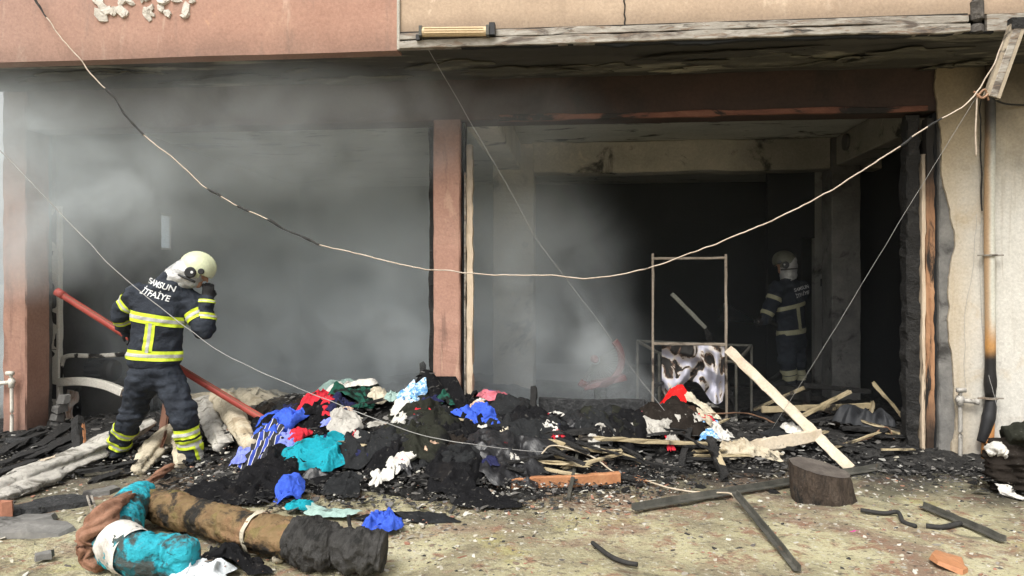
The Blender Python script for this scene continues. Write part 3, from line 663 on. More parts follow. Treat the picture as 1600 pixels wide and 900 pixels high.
# charred filler first, so that the bright pieces lie on top
rr = random.Random(5)
for k in range(34):
    u = rr.uniform(400, 1010); v0 = 640 if u < 830 else 674; v = rr.uniform(v0, 748 if u < 770 else 694); m_ = rr.choice(['black', 'black', 'charcoal', 'olive', 'brown', 'black'])
    cloth(u, v, rr.uniform(50, 95), rr.uniform(30, 48), m_, 'charred_cloth', SHADE[m_] + ' burnt garment crumpled in the heap by ' + near_mark(u, v), 'clothing', 'blackened garments of the heap', rot=rr.uniform(-.5, .5), n=40, irregular=.4)
for k in range(64):
    u = rr.uniform(410, 1000); v0 = 636 if u < 830 else 672; v = rr.uniform(v0, 754 if u < 780 else 700); m_ = rr.choice(['black', 'charcoal', 'black', 'black', 'brown', 'plastic'])
    cloth(u, v, rr.uniform(24, 50), rr.uniform(14, 28), m_, 'charred_rag', 'small ' + SHADE[m_] + ' rag on the heap by ' + near_mark(u, v), 'rag', 'blackened rags of the heap', rot=rr.uniform(-1, 1), n=28, irregular=.5)
for k in range(14):
    u = rr.uniform(1010, 1400); v = rr.uniform(640, 690); m_ = rr.choice(['black', 'brown', 'charcoal'])
    cloth(u, v, rr.uniform(40, 80), rr.uniform(16, 28), m_, 'charred_cloth', SHADE[m_] + ' cloth scrap in the ashes by ' + near_mark(u, v), 'clothing', 'blackened scraps among the fallen planks', rot=rr.uniform(-.5, .5), n=28, irregular=.4)
# a black sheet hung up against the pillar and fanning out down the heap
n = 70; S_, T_ = np.meshgrid(np.linspace(-1, 1, n), np.linspace(0, 1, n), indexing='ij')
uc = 692 + (676 - 692) * T_; hw = 20 + 62 * T_ ** .8; yy = -.05 - .72 * T_ ** 1.25; vv = 588 + 122 * T_ ** .9 + 10 * np.sin(S_ * 3) * T_
uu = uc + S_ * hw + 6 * vnoise(np.stack([S_ * 2, T_ * 3, S_ * 0], -1), 8) * T_
fo = np.maximum(np.sin(S_ * 9 + 2.5 * vnoise(np.stack([S_ * 1.5, T_ * 2, S_ * 0], -1), 4)), np.sin(S_ * 5.5 - 1.5 + T_ * 2)) * .5 + .25 * ridge(np.stack([S_ * 3, T_ * 4, S_ * 0], -1), 12, 3)
yy = yy - .055 * fo * (.15 + T_)
d_ = FWD + (uu - 800)[..., None] / FPX * RGT + (HORIZ - vv)[..., None] / FPX * UPV; V = CAM + d_ * ((yy + D) / d_[..., 1])[..., None]
V[..., 2] = np.maximum(V[..., 2], hat(V[..., 0], V[..., 1]) + .012); raise_field(V.reshape(-1, 3), .02)
mk('black_sheet', V, grid_faces(n, n), FB['black'], smooth=True, label='tall charred black sheet hung up against the foot of the terracotta middle pillar', cat='clothing')
cloth(652, 712, 100, 64, 'olive', 'dark_trousers', 'olive-black trousers slumped down the heap below the blue printed cloth', 'clothing', n=52, k=(1.3, 1.2))
cloth(570, 718, 110, 54, 'charcoal', 'charcoal_blanket', 'wide charcoal blanket hanging down the front of the heap', 'clothing', n=52)
cloth(715, 745, 90, 70, 'black', 'black_trousers', 'black trouser legs spilling onto the ground beside the plastic bag', 'clothing', n=50, k=(1.4, 1.15))
cloth(795, 728, 130, 70, 'plastic', 'plastic_bag', 'glossy black plastic bag at the end of the orange plank', 'bag', n=54, k=(1.4, 1.4), fold=.06)
cloth(820, 690, 90, 40, 'charcoal', 'dark_skirt', 'pleated dark skirt beside the charred post', 'clothing', n=44, k=(1.6, 1.05))
cloth(486, 640, 46, 84, 'piebald', 'black_white_jersey', 'black and white jersey hanging over the top of the heap', 'clothing', n=44, rot=.2)
cloth(503, 646, 66, 50, 'red', 'red_shirt', 'red shirt folded over between the jersey and the navy sleeve', 'clothing', n=46)
cloth(534, 656, 42, 50, 'navy', 'navy_sleeve', 'navy blue sleeve next to the red shirt', 'clothing', n=40)
cloth(562, 640, 80, 46, 'green', 'green_jacket', 'dark green jacket crumpled on top of the heap', 'clothing', n=46)
cloth(540, 682, 54, 36, 'grey', 'white_rag', 'greyish white rag with a torn peak under the green jacket', 'rag', n=40)
cloth(552, 618, 90, 16, 'white', 'pale_towel', 'pale towel strip along the crest of the heap before the sage sack', 'clothing', n=36)
cloth(592, 634, 34, 18, 'beige', 'beige_rag', 'small beige rag between the green jacket and the printed cloth', 'rag', n=30)
cloth(614, 632, 20, 16, 'sage', 'pale_box_lid', 'little pale green scrap beside the blue printed cloth', 'rag', n=24)
cloth(642, 632, 42, 40, 'print', 'printed_cloth', 'light blue and white printed cloth beside the tall charred black sheet', 'clothing', n=44)
cloth(628, 652, 30, 20, 'white', 'white_rag', 'white rag peeping out below the blue printed cloth', 'rag', n=30)
cloth(622, 680, 26, 30, 'white', 'white_rag', 'white paper-like rag caught on the wire at the heap front', 'rag', n=30)
cloth(664, 662, 40, 10, 'red', 'maroon_strip', 'dull red strip on the olive trousers', 'rag', n=24)
cloth(770, 640, 46, 34, 'pink', 'pink_blouse', 'pink blouse lying behind the pale door jamb', 'clothing', n=40)
cloth(750, 652, 26, 18, 'peach', 'peach_cloth', 'peach coloured cloth in front of the pink blouse', 'clothing', n=28)
cloth(772, 622, 30, 14, 'lilac', 'lilac_cloth', 'lilac cloth behind the pink blouse', 'clothing', n=28)
cloth(735, 632, 26, 26, 'black', 'black_sock', 'black knitted piece between the door jamb and the pink blouse', 'clothing', n=28)
cloth(748, 668, 54, 34, 'blue', 'blue_scarf', 'royal blue scarf lying across the foot of the door jamb', 'clothing', n=40, rot=-.6)
cloth(768, 684, 26, 10, 'blue', 'blue_strip', 'narrow blue strip below the royal blue scarf', 'rag', n=24)
# front left group
cloth(495, 727, 96, 60, 'teal', 'teal_cloth', 'bright teal crumpled cloth at the front foot of the heap', 'clothing', n=60, fold=.06, k=(1.55, 1.5))
cloth(432, 690, 70, 56, 'blue', 'blue_shirt', 'royal blue shirt under the lower end of the red pole', 'clothing', n=52, k=(1.4, 1.3), rot=-.4)
cloth(450, 708, 34, 26, 'lilac', 'lilac_cloth', 'lilac-blue cloth between the blue shirt and the red rag', 'clothing', n=30)
cloth(466, 702, 34, 26, 'red', 'red_rag', 'small crimson rag beside the royal blue shirt', 'rag', n=34)
cloth(412, 716, 54, 46, 'striped', 'striped_jersey', 'black jersey with white and blue stripes before the cream sheet', 'clothing', n=48)
cloth(378, 734, 32, 20, 'lilac', 'blue_rag', 'dusty blue rag near the toe of the firefighter boot', 'rag', n=32)
cloth(440, 742, 110, 34, 'black', 'black_jumper', 'black jumper stretched out below the striped jersey', 'clothing', n=48)
cloth(378, 768, 190, 26, 'black', 'black_dress', 'long black dress trailing over the ground behind the tan roll', 'clothing', n=54, rot=.16, k=(1.1, 1.5))
cloth(470, 790, 40, 10, 'teal', 'teal_strip', 'thin teal strip beside the black trailing dress', 'rag', n=24)
cloth(452, 777, 44, 20, 'blue', 'blue_beanie', 'small dark blue knitted hat at the end of the black trailing dress', 'clothing', n=34, k=(1.6, 1.5))
cloth(536, 766, 60, 18, 'charcoal', 'grey_glove', 'flattened grey cloth on the bare ground before the heap', 'rag', n=34)
cloth(598, 818, 54, 28, 'blue', 'blue_cloth', 'bright blue crumpled cloth alone on the ground beyond the tan roll', 'clothing', n=44, k=(1.5, 1.4), fold=.05)
cloth(640, 800, 150, 14, 'charcoal', 'grey_strap', 'grey-black strap of cloth on the sandy ground below the heap', 'rag', n=44, k=(1.05, 1.6), fold=.015)
cloth(760, 781, 110, 14, 'black', 'black_strap', 'charred black strip in front of the plastic bag', 'rag', n=44, k=(1.1, 1.6), fold=.02)
cloth(520, 798, 90, 12, FB['sage'], 'green_strap', 'pale green strap half buried in the sandy ground', 'rag', n=40, k=(1.05, 1.4), fold=.012)
for i, (u, v, w, h) in enumerate([(628, 742, 34, 24), (594, 762, 28, 12), (612, 748, 14, 10), (718, 722, 14, 7), (745, 720, 12, 9)]):
    cloth(u, v, w, h, 'white', 'paper_scrap', 'torn white paper scrap at the foot of the heap by ' + near_mark(u, v), 'paper', 'paper scraps at the heap foot', n=26, irregular=.6)
# inside and to the right
cloth(545, 602, 112, 26, 'sage', 'sage_sack', 'smooth pale sage sack lying behind the heap in the smoke', 'sack', at=(*PY(548, 606, .9)[:2], .45), n=44, k=(1.05, 1.08), fold=.06, freq=2.0, irregular=.1)
cloth(985, 664, 44, 34, 'navy', 'navy_cloth', 'navy cloth under the charred board', 'clothing', n=36)
cloth(1050, 660, 100, 56, 'brown', 'dark_coat', 'brown-black coat heaped below the scarlet cloth', 'clothing', n=50, fold=.07)
cloth(1056, 612, 42, 30, 'scarlet', 'scarlet_cloth', 'bright scarlet cloth at the foot of the metal rack', 'clothing', at=PT(1054, 616, 6.6), n=44, k=(1.5, 1.4))
cloth(1096, 622, 48, 26, 'beige', 'cream_cloth', 'cream cloth beside the scarlet cloth', 'clothing', at=PT(1098, 624, 6.58), n=40)
cloth(1110, 640, 26, 16, 'grey', 'grey_rag', 'pale grey rag behind the copper-coloured rod', 'rag', n=28)
cloth(858, 690, 34, 22, 'white', 'pinkish_shirt', 'pinkish white shirt knotted beside the black stick', 'clothing', n=36, k=(1.5, 1.5))
cloth(1000, 684, 90, 16, 'grey', 'ashen_sheet', 'ash-grey sheet lying over the charred planks', 'rag', n=40)
cloth(1070, 672, 60, 14, 'grey', 'ashen_rag', 'ash-grey rag at the end of the white board', 'rag', n=32)
for i, (u, v, w, h) in enumerate([(1105, 672, 26, 16), (1130, 690, 40, 14), (1190, 712, 60, 16), (1250, 690, 40, 26), (1150, 712, 50, 18)]):
    cloth(u, v, w, h, 'white' if i % 2 else 'cream', 'scorched_rag', ('off-white' if i % 2 else 'cream') + ' scorched rag lying by ' + ('the burnt log', 'the copper-coloured rod', 'the stump side of the white board', 'the middle of the diagonal board', 'the split pale heartwood')[i], 'rag', 'rags under the pale boards', n=30, irregular=.4)

# little bright scraps poking out all over the heap
CW = {'white': 'off-white', 'beige': 'beige', 'grey': 'ash grey', 'peach': 'peach', 'navy': 'navy blue', 'green': 'dark green', 'cream': 'cream', 'pink': 'pink', 'print': 'blue printed', 'red': 'red', 'lilac': 'lilac'}
for k in range(48):
    u = rr.uniform(440, 1120); v = rr.uniform(628 if u < 820 else 664, 745 if u < 800 else 706); m_ = rr.choice(['white', 'white', 'beige', 'grey', 'grey', 'cream', 'peach', 'navy', 'navy', 'green', 'pink', 'print', 'red', 'lilac'])
    cloth(u, v, rr.uniform(9, 24), rr.uniform(6, 13), m_, 'cloth_scrap', 'small ' + CW[m_] + ' scrap of cloth on the heap by ' + near_mark(u, v), 'rag', 'bright scraps in the heap', rot=rr.uniform(-1.5, 1.5), n=20, irregular=.6)
# ------------------------------------------------------------------ firefighters: signed distance fields, polygonised by surface nets
def surfnet(fn, lo, hi, res):
    lo, hi = np.asarray(lo, float), np.asarray(hi, float); n = np.ceil((hi - lo) / res).astype(int) + 1
    ax = [lo[i] + np.arange(n[i]) * res for i in range(3)]
    G = np.stack(np.meshgrid(*ax, indexing='ij'), -1); f = fn(G.reshape(-1, 3)).reshape(n)
    sg = f < 0; m = n - 1
    acc = np.zeros((*m, 3)); cnt = np.zeros(m)
    def sl(o, d): return tuple(slice(o[i], o[i] + m[i]) for i in range(3))
    for a in range(3):
        b, c = [q for q in range(3) if q != a]
        for ob in (0, 1):
            for oc in (0, 1):
                o0 = [0, 0, 0]; o0[b] = ob; o0[c] = oc; o1 = list(o0); o1[a] = 1
                f0, f1 = f[sl(o0, m)], f[sl(o1, m)]; x = (f0 < 0) != (f1 < 0)
                t = np.where(x, f0 / np.where(x, f0 - f1, 1), 0)
                p = np.zeros((*m, 3)); p[..., a] = t; p[..., b] = ob; p[..., c] = oc
                acc += p * x[..., None]; cnt += x
    act = cnt > 0; idx = np.full(m, -1); idx[act] = np.arange(act.sum())
    ijk = np.stack(np.nonzero(act), -1); V = lo + (ijk + acc[act] / cnt[act][:, None]) * res
    Fs = []
    for a in range(3):
        b, c = (a + 1) % 3, (a + 2) % 3
        s0 = [slice(None)] * 3; s1 = [slice(None)] * 3; s0[a] = slice(0, -1); s1[a] = slice(1, None)
        x = sg[tuple(s0)] != sg[tuple(s1)]; e = np.stack(np.nonzero(x), -1)
        e = e[(e[:, b] > 0) & (e[:, c] > 0) & (e[:, b] < m[b]) & (e[:, c] < m[c])]
        flip = sg[tuple(s0)][tuple(e.T)]
        def cell(db, dc):
            q = e.copy(); q[:, b] -= db; q[:, c] -= dc; return idx[tuple(q.T)]
        Q = np.stack([cell(1, 1), cell(0, 1), cell(0, 0), cell(1, 0)], 1); Q[~flip] = Q[~flip][:, ::-1]; Fs.append(Q)
    F = np.concatenate(Fs); return V, F[(F >= 0).all(1)]
def cap(p, a, b, ra, rb):
    a, b = np.asarray(a, float), np.asarray(b, float); ba = b - a
    h = np.clip(((p - a) @ ba) / (ba @ ba + 1e-12), 0, 1); return np.linalg.norm(p - a - h[:, None] * ba, axis=1) - (ra + (rb - ra) * h)
def smin(a, b, k):
    h = np.clip(.5 + .5 * (b - a) / k, 0, 1); return b + (a - b) * h - k * h * (1 - h)
def sminl(L, k):
    r = L[0]
    for q in L[1:]: r = smin(r, q, k)
    return r
def squash(p, c, d, s): return p + (1 / s - 1) * ((p - c) @ d)[:, None] * d
def cut_mesh(V, F, planes):
    bm = bmesh.new(); vs_ = [bm.verts.new(v) for v in V]; bm.verts.ensure_lookup_table()
    for f in F:
        try: bm.faces.new([vs_[i] for i in f])
        except ValueError: pass
    for co, no in planes:
        bmesh.ops.bisect_plane(bm, geom=bm.verts[:] + bm.edges[:] + bm.faces[:], dist=1e-5, plane_co=Vector(co), plane_no=Vector(no), clear_outer=True)
    bmesh.ops.delete(bm, geom=[v for v in bm.verts if not v.link_faces], context='VERTS')
    bm.verts.index_update(); V2 = np.array([v.co[:] for v in bm.verts]).reshape(-1, 3); F2 = [tuple(v.index for v in f.verts) for f in bm.faces]; bm.free()
    return V2, F2
M_turn = mat('turnout_navy', [(.25, (.012, .015, .022)), (.5, (.022, .027, .037)), (.8, (.036, .043, .055))], 6, rough=.85, bump=.8, bscale=16, bdist=.02, rand=1, layers=[((.09, .10, .11), 5, .62, .74, 4, .55)])
M_yel = mat('band_yellow', [(.2, (.50, .62, .03)), (.8, (.68, .82, .06))], 8, rough=.6, bump=.15, layers=[((.35, .38, .10), 9, .58, .70, 3, .6), ((.14, .14, .08), 14, .62, .70, 8, .6)])
M_sil = mat('band_silver', [(.2, (.36, .36, .33)), (.8, (.52, .52, .48))], 8, rough=.45, bump=.15)
M_dband = mat('band_dim', [(.2, (.30, .29, .18)), (.8, (.40, .38, .25))], 8, rough=.6, bump=.15)  # bands of the far figure, dimmed in colour for the dark bay
M_helm = mat('helmet_pale_yellow', [(.2, (.54, .57, .37)), (.8, (.64, .67, .46))], 4, rough=.32, bump=.02, spec=.5, layers=[((.40, .41, .26), 8, .62, .75, 3, .5)])
M_helmdim = mat('helmet_dim', [(.2, (.09, .09, .07)), (.8, (.17, .17, .125))], 5, rough=.5, bump=.05, layers=[((.06, .06, .05), 5, .55, .68, 3)])  # shaded copy of the pale helmet: gloom of the bay put into the colour
M_blk = mat('rubber_black', [(.2, (.010, .010, .011)), (.8, (.025, .025, .027))], 8, rough=.55, bump=.1, spec=.4)
M_hood = mat('hood_silver', [(.2, (.30, .30, .30)), (.5, (.46, .46, .45)), (.8, (.62, .62, .60))], 16, rough=.42, bump=.6, bscale=50, metal=.35)
M_skin = mat('skin', [(.2, (.30, .16, .10)), (.8, (.42, .24, .16))], 8, rough=.6, bump=.1)
M_glove = mat('glove_black', [(.2, (.014, .014, .015)), (.8, (.035, .034, .034))], 10, rough=.8, bump=.5, bscale=60)
M_print = mat('print_white', [(.2, (.55, .56, .56)), (.8, (.68, .69, .69))], 10, rough=.6, bump=0)

def lettering(lines, origin, ax, ay, size, bvh, view, parent, gap=1.25):
    for k, txt in enumerate(lines):
        cu = bpy.data.curves.new('text', 'FONT'); cu.body = txt; cu.size = size; cu.offset = size * .018
        to = bpy.data.objects.new('text', cu); col.objects.link(to); bpy.context.view_layer.update()
        me = to.evaluated_get(bpy.context.evaluated_depsgraph_get()).to_mesh()
        bm = bmesh.new(); bm.from_mesh(me); bmesh.ops.triangulate(bm, faces=bm.faces[:])
        bmesh.ops.subdivide_edges(bm, edges=[e for e in bm.edges if e.calc_length() > size * .3], cuts=2); bmesh.ops.triangulate(bm, faces=bm.faces[:])
        V = np.array([v.co[:] for v in bm.verts]); F = [tuple(v.index for v in f.verts) for f in bm.faces]; bm.free()
        to.evaluated_get(bpy.context.evaluated_depsgraph_get()).to_mesh_clear(); bpy.data.objects.remove(to)
        W = origin + V[:, :1] * ax + (V[:, 1:2] - k * size * gap) * ay; out = []
        for p in W:
            h_, nr, _, _ = bvh.ray_cast(Vector(p - view * .6), Vector(view)); q = np.array(h_) if h_ is not None else p
            out.append(q - view * .007)
        mk('lettering', out, F, M_print, parent)

def firefighter(P, name, label, t0, res, helm_f, soles, bands='bright', text=None, right_up=True, hand_f=None):
    J = {k: PT(u, v, t0 + d) for k, (u, v, d) in P.items()}
    base = J['pelvis'].copy(); base[2] = min(soles)
    root = thing('person', base, label, 'person')
    Lat = unit(J['rsh'] - J['lsh']); A = unit(J['neck'] - J['pelvis']); Dp = unit(np.cross(Lat, A)); Lat = np.cross(A, Dp)
    wr = lambda p, s, amp: ((ridge(p * (9, 9, 15), s, 2) - .6) * .7 + (ridge(p * (8, 8, 17) + 4, s + 7, 2) - .6) * .3 + vnoise(p * 6, s + 4) * .6) * amp
    hem = J['hem']
    def torso(p):
        q = squash(p, J['chest'], Dp, .70)
        return sminl([cap(q, J['chest'], hem, .195, .205), cap(q, J['chest'], J['neck'] - A * .10, .195, .13), cap(p, J['lsh'], J['rsh'], .088, .088), cap(p, J['neck'] - A * .06, J['neck'] + A * .015, .095, .085)], .07)
    def arm(p, s):
        return smin(cap(p, J[s + 'sh'], J[s + 'el'], .095, .080), cap(p, J[s + 'el'], J[s + 'wr'], .080, .062), .03)
    def jac(p):
        d = sminl([torso(p), arm(p, 'l'), arm(p, 'r')], .035) + wr(p, 31, .013)
        return np.maximum(d, (hem - p) @ HN - .10)
    HN = unit(UPV * .9 + A * .3)
    def leg(p, s): return smin(cap(p, J[s + 'hip'], J[s + 'kn'], .125, .098), cap(p, J[s + 'kn'], J[s + 'an'], .100, .088), .04)
    def tro(p):
        q = squash(p, J['pelvis'], Dp, .75)
        d = sminl([cap(q, J['pelvis'] + A * .06, J['pelvis'] - A * .03, .18, .175), leg(p, 'l'), leg(p, 'r')], .03) + wr(p, 41, .017)
        return np.maximum(d, np.maximum((J['lan'] - p) @ UPV - .04, -1))
    hc = J['head']; hf = unit(helm_f); hs = unit(np.cross(hf, UPV)); hu = np.cross(hs, hf)
    def ell(p, c, r):
        q = p - c; q = np.stack([q @ hf / r[0], q @ hs / r[1], q @ hu / r[2]], 1); l = np.linalg.norm(q, axis=1); return (l - 1) * min(r)
    # the body under the clothes, one skin
    def body(p):
        L = [cap(squash(p, J['chest'], Dp, .7), J['chest'], J['pelvis'], .155, .15), cap(p, J['lsh'], J['rsh'], .06, .06), cap(p, J['neck'] - A * .05, hc, .058, .058)]
        for s in 'lr': L += [cap(p, J[s + 'sh'], J[s + 'el'], .052, .044), cap(p, J[s + 'el'], J[s + 'wr'], .044, .032), cap(p, J[s + 'wr'], J[s + 'ha'], .022, .02), cap(p, J[s + 'hip'], J[s + 'kn'], .088, .062), cap(p, J[s + 'kn'], J[s + 'an'], .06, .045)]
        d = sminl(L, .03)
        hd = sminl([ell(p, hc - hu * .01, (.092, .073, .105)), cap(p, hc + hf * .05 - hu * .085, hc + hf * .065 - hu * .1, .042, .032), cap(p, hc + hf * .1 - hu * .01, hc + hf * .115 - hu * .045, .011, .016),
                    cap(p, hc + hs * .076 - hu * .02, hc + hs * .08 - hu * .05, .014, .010), cap(p, hc - hs * .076 - hu * .02, hc - hs * .08 - hu * .05, .014, .010)], .015)
        for e in (-1, 1): hd = np.maximum(hd, -cap(p, hc + hf * .1 + hs * e * .03, hc + hf * .1 + hs * e * .034, .014, .014))
        hd = np.maximum(hd, -cap(p, hc + hf * .105 - hu * .072 - hs * .02, hc + hf * .105 - hu * .072 + hs * .02, .006, .006))
        return smin(d, hd, .02)
    keys = np.array(list(J.values())); lo, hi = keys.min(0) - .3, keys.max(0) + .3
    V, F = surfnet(body, lo, hi, res * 1.5); mk('body', V, F, M_skin, root, smooth=True)
    tk = np.array([J[k] for k in ('neck', 'chest', 'hem', 'lsh', 'rsh', 'lel', 'rel', 'lwr', 'rwr')]); jl, jh = tk.min(0) - .26, tk.max(0) + .26
    V, F = surfnet(jac, jl, jh, res); bvh = BVHTree.FromPolygons(V.tolist(), F.tolist()); jk = mk('jacket', V, F, M_turn, root, smooth=True)
    lk = np.array([J[k] for k in ('pelvis', 'lhip', 'rhip', 'lkn', 'rkn', 'lan', 'ran')]); ll, lh = lk.min(0) - .25, lk.max(0) + .25
    V, F = surfnet(tro, ll, lh, res); tr = mk('trousers', V, F, M_turn, root, smooth=True)
    my, ms_ = (M_yel, M_sil) if bands == 'bright' else (M_dband, M_dband)
    def band(fn, lo, hi, co, no, w, parent, extra=(), seed=31, amp=.013, off=.007):
        no = unit(no)
        for nm, o_, w_, m_ in (('reflective_band', off, w, my), ('reflective_stripe', off + .003, w * .34, ms_)):
            V, F = surfnet(lambda p: fn(p) + wr(p, seed, amp) - o_, lo, hi, res * .9)
            V, F = cut_mesh(V, F, [(co + no * w_ / 2, no), (co - no * w_ / 2, -no), *extra])
            if len(V): mk(nm, V, F, m_, parent, smooth=True)
    tl = np.array([J[k] for k in ('neck', 'chest', 'hem', 'lsh', 'rsh')])
    for (u0, v0, u1, v1, w) in P_B[name]['torso']:
        a_, b_ = PT(u0, v0, t0), PT(u1, v1, t0); band(torso, tl.min(0) - .25, tl.max(0) + .25, (a_ + b_) / 2, np.cross(b_ - a_, FWD) * -1, w, jk)
    for (u0, v0, u1, v1, w) in P_B[name]['strip']:
        a_, b_ = PT(u0, v0, t0), PT(u1, v1, t0); band(torso, tl.min(0) - .25, tl.max(0) + .25, (a_ + b_) / 2, np.cross(b_ - a_, FWD), w, jk, extra=[(a_, unit(a_ - b_)), (b_, unit(b_ - a_)), (J['chest'], FWD)])
    for s, seg, f, w in P_B[name]['arm']:
        a_, b_ = J[s + seg[0]], J[s + seg[1]]; ra = (.095, .080) if seg[0] == 'sh' else (.080, .062)
        band(lambda p: cap(p, a_, b_, *ra), np.minimum(a_, b_) - .14, np.maximum(a_, b_) + .14, a_ + (b_ - a_) * f, b_ - a_, w, jk)
    for s, f, w in P_B[name]['leg']:
        a_, b_ = J[s + 'kn'], J[s + 'an']; band(lambda p: leg(p, s), np.minimum(a_, b_) - .14, np.maximum(a_, b_) + .14, a_ + (b_ - a_) * f, (b_ - a_), w, tr, seed=41, amp=.017)
    for s, (u0, v0, u1, v1, w) in P_B[name].get('legstrip', []):
        a_, b_ = PT(u0, v0, t0), PT(u1, v1, t0); band(lambda p: leg(p, s), J[s + 'an'] - .2, J[s + 'kn'] + .2, (a_ + b_) / 2, np.cross(b_ - a_, FWD), w, tr, extra=[(a_, unit(a_ - b_)), (b_, unit(b_ - a_)), (J[s + 'an'], FWD)], seed=41, amp=.017)
    # boots
    for s, z in zip('lr', soles):
        an_ = J[s + 'an']; dirn = unit((J[s + 'toe'] - an_) * (1, 1, 0)); heel = np.array([*(an_ - dirn * .05)[:2], z + .05]); toe = np.array([*(an_ + dirn * .20)[:2], z + .045]); ball = np.array([*(an_ + dirn * .12)[:2], z + .055])
        def boot(p):
            d = sminl([cap(p, an_ + UPV * .03, np.array([*an_[:2], z + .09]), .075, .062), cap(p, heel, ball, .05, .055), cap(p, ball, toe, .055, .046)], .03); return np.maximum(d, z - p[:, 2])
        V, F = surfnet(boot, np.minimum(heel, toe) - .12, np.maximum(np.maximum(heel, toe), an_ + .05) + .14, res * .8); mk('boot', V, F, M_blk, root, smooth=True)
    # gloves: palm, four fingers and a thumb, curled
    for s in 'lr':
        w_, h_ = J[s + 'wr'], J[s + 'ha']; fw = unit(h_ - w_); sd = unit(np.cross(fw, FWD)); pn = np.cross(sd, fw) * (1 if s == 'r' else -1)
        if hand_f and s in hand_f: pn = unit(hand_f[s] - (hand_f[s] @ fw) * fw); sd = np.cross(fw, pn)
        fin = []
        for k in range(4):
            b0 = h_ + sd * (k - 1.5) * .023 + fw * .02; l = (.036, .042, .039, .031)[k]; b1 = b0 + unit(fw * .75 + pn * .5) * l; b2 = b1 + unit(pn * .95 + fw * .05) * l * .8; b3 = b2 + unit(pn * .4 - fw * .8) * l * .6
            fin += [(b0, b1, .0125, .012), (b1, b2, .012, .011), (b2, b3, .011, .010)]
        th = h_ - fw * .045 - sd * .036; t1 = th + unit(fw * .6 - sd * .6 + pn * .5) * .042; t2 = t1 + unit(fw * .7 + pn * .6 + sd * .2) * .032
        fin += [(th, t1, .0155, .014), (t1, t2, .014, .011)]
        def glv(p):
            q = squash(p, h_, pn, .55); d = smin(cap(q, w_ + fw * .02, h_, .042, .047), cap(p, w_ - fw * .05, w_ + fw * .02, .054, .046), .02)
            return smin(d, np.minimum.reduce([cap(p, *f_) for f_ in fin]), .008)
        V, F = surfnet(glv, np.minimum(w_, h_) - .15, np.maximum(w_, h_) + .15, min(res * .55, .006)); mk('glove', V, F, M_glove, root, smooth=True)
    # hood, helmet
    V, F = surfnet(lambda p: smin(cap(p, J['neck'] - A * .02, hc - hf * .03 - hu * .06, .088, .105), cap(p, J['neck'] + A * .02, hc - hf * .05, .085, .10), .03) + wr(p, 51, .009), np.minimum(J['neck'], hc) - .22, np.maximum(J['neck'], hc) + .2, res * .8)
    mk('hood', V, F, M_hood, root, smooth=True)
    sh = lambda p: np.maximum(np.maximum(smin(ell(p, hc + hu * .02, (.140, .116, .128)), ell(p, hc + hu * .05 + hf * .018, (.124, .045, .105)), .02), (hc - hu * .085 - hf * .02 - p) @ hu * 1.0 - .0), -np.maximum(ell(p, hc + hu * .0, (.126, .102, .116)), -1))
    face = lambda p: np.maximum(sh(p), -np.maximum(np.maximum((p - hc) @ hf * -1 + .06, (p - hc) @ hu + .015), -1))
    V, F = surfnet(face, hc - .21, hc + .22, min(res * .6, .0075)); hm = mk('helmet', V, F, M_helm if bands == 'bright' else M_helmdim, root, smooth=True)
    rim = [hc + hf * (.133) * math.cos(a) - hf * .004 + hs * .110 * math.sin(a) - hu * .083 for a in np.linspace(1.15, 2 * math.pi - 1.15, 30)]
    mk('rim_trim', *tube(rim, .010, 8), M_blk, hm, smooth=True)
    back = [hc - hf * (.138) * math.cos(a) * .98 + hu * (.02 + .128 * math.sin(a)) for a in np.linspace(-.75, .35, 14)]
    mk('neck_guard_edge', *tube(back, .014, 8), M_blk, hm, smooth=True)
    for e in (-1, 1):
        side = hs * e
        def disc(c, r, th): 
            ring = lambda rr_, o: np.array([c + side * o + hf * rr_ * math.cos(a) + hu * rr_ * math.sin(a) for a in np.arange(20) * 2 * math.pi / 20])
            V = np.vstack([ring(r, -th), ring(r, th * .6), ring(r * .8, th), [c + side * th]]); k = 20
            F = [(i * k + j, i * k + (j + 1) % k, (i + 1) * k + (j + 1) % k, (i + 1) * k + j) for i in range(2) for j in range(k)] + [(2 * k + j, 2 * k + (j + 1) % k, 3 * k) for j in range(k)]
            return V, F
        cen = hc + side * .109 - hu * .028 - hf * .012
        ed = mk('ear_disc', *disc(cen, .044, .020), M_blk, hm); mk('ear_disc', *disc(cen + side * .020 + hf * .012 + hu * .006, .011, .006), M_print, hm)
        mk('visor_hinge', *disc(hc + side * .103 + hf * .056 + hu * .012, .024, .017), M_blk, hm)
    if text:
        (u0, v0, u1, v1, size) = text; a_, b_ = PT(u0, v0, t0), PT(u1, v1, t0); ax = unit(b_ - a_); ay = np.cross(-FWD, ax); ay = unit(ay) * (1 if ay[2] > 0 else -1)
        lettering(['SAMSUN', '\u0130TFA\u0130YE'], a_, ax, ay, size, bvh, FWD, jk)
    return root, J
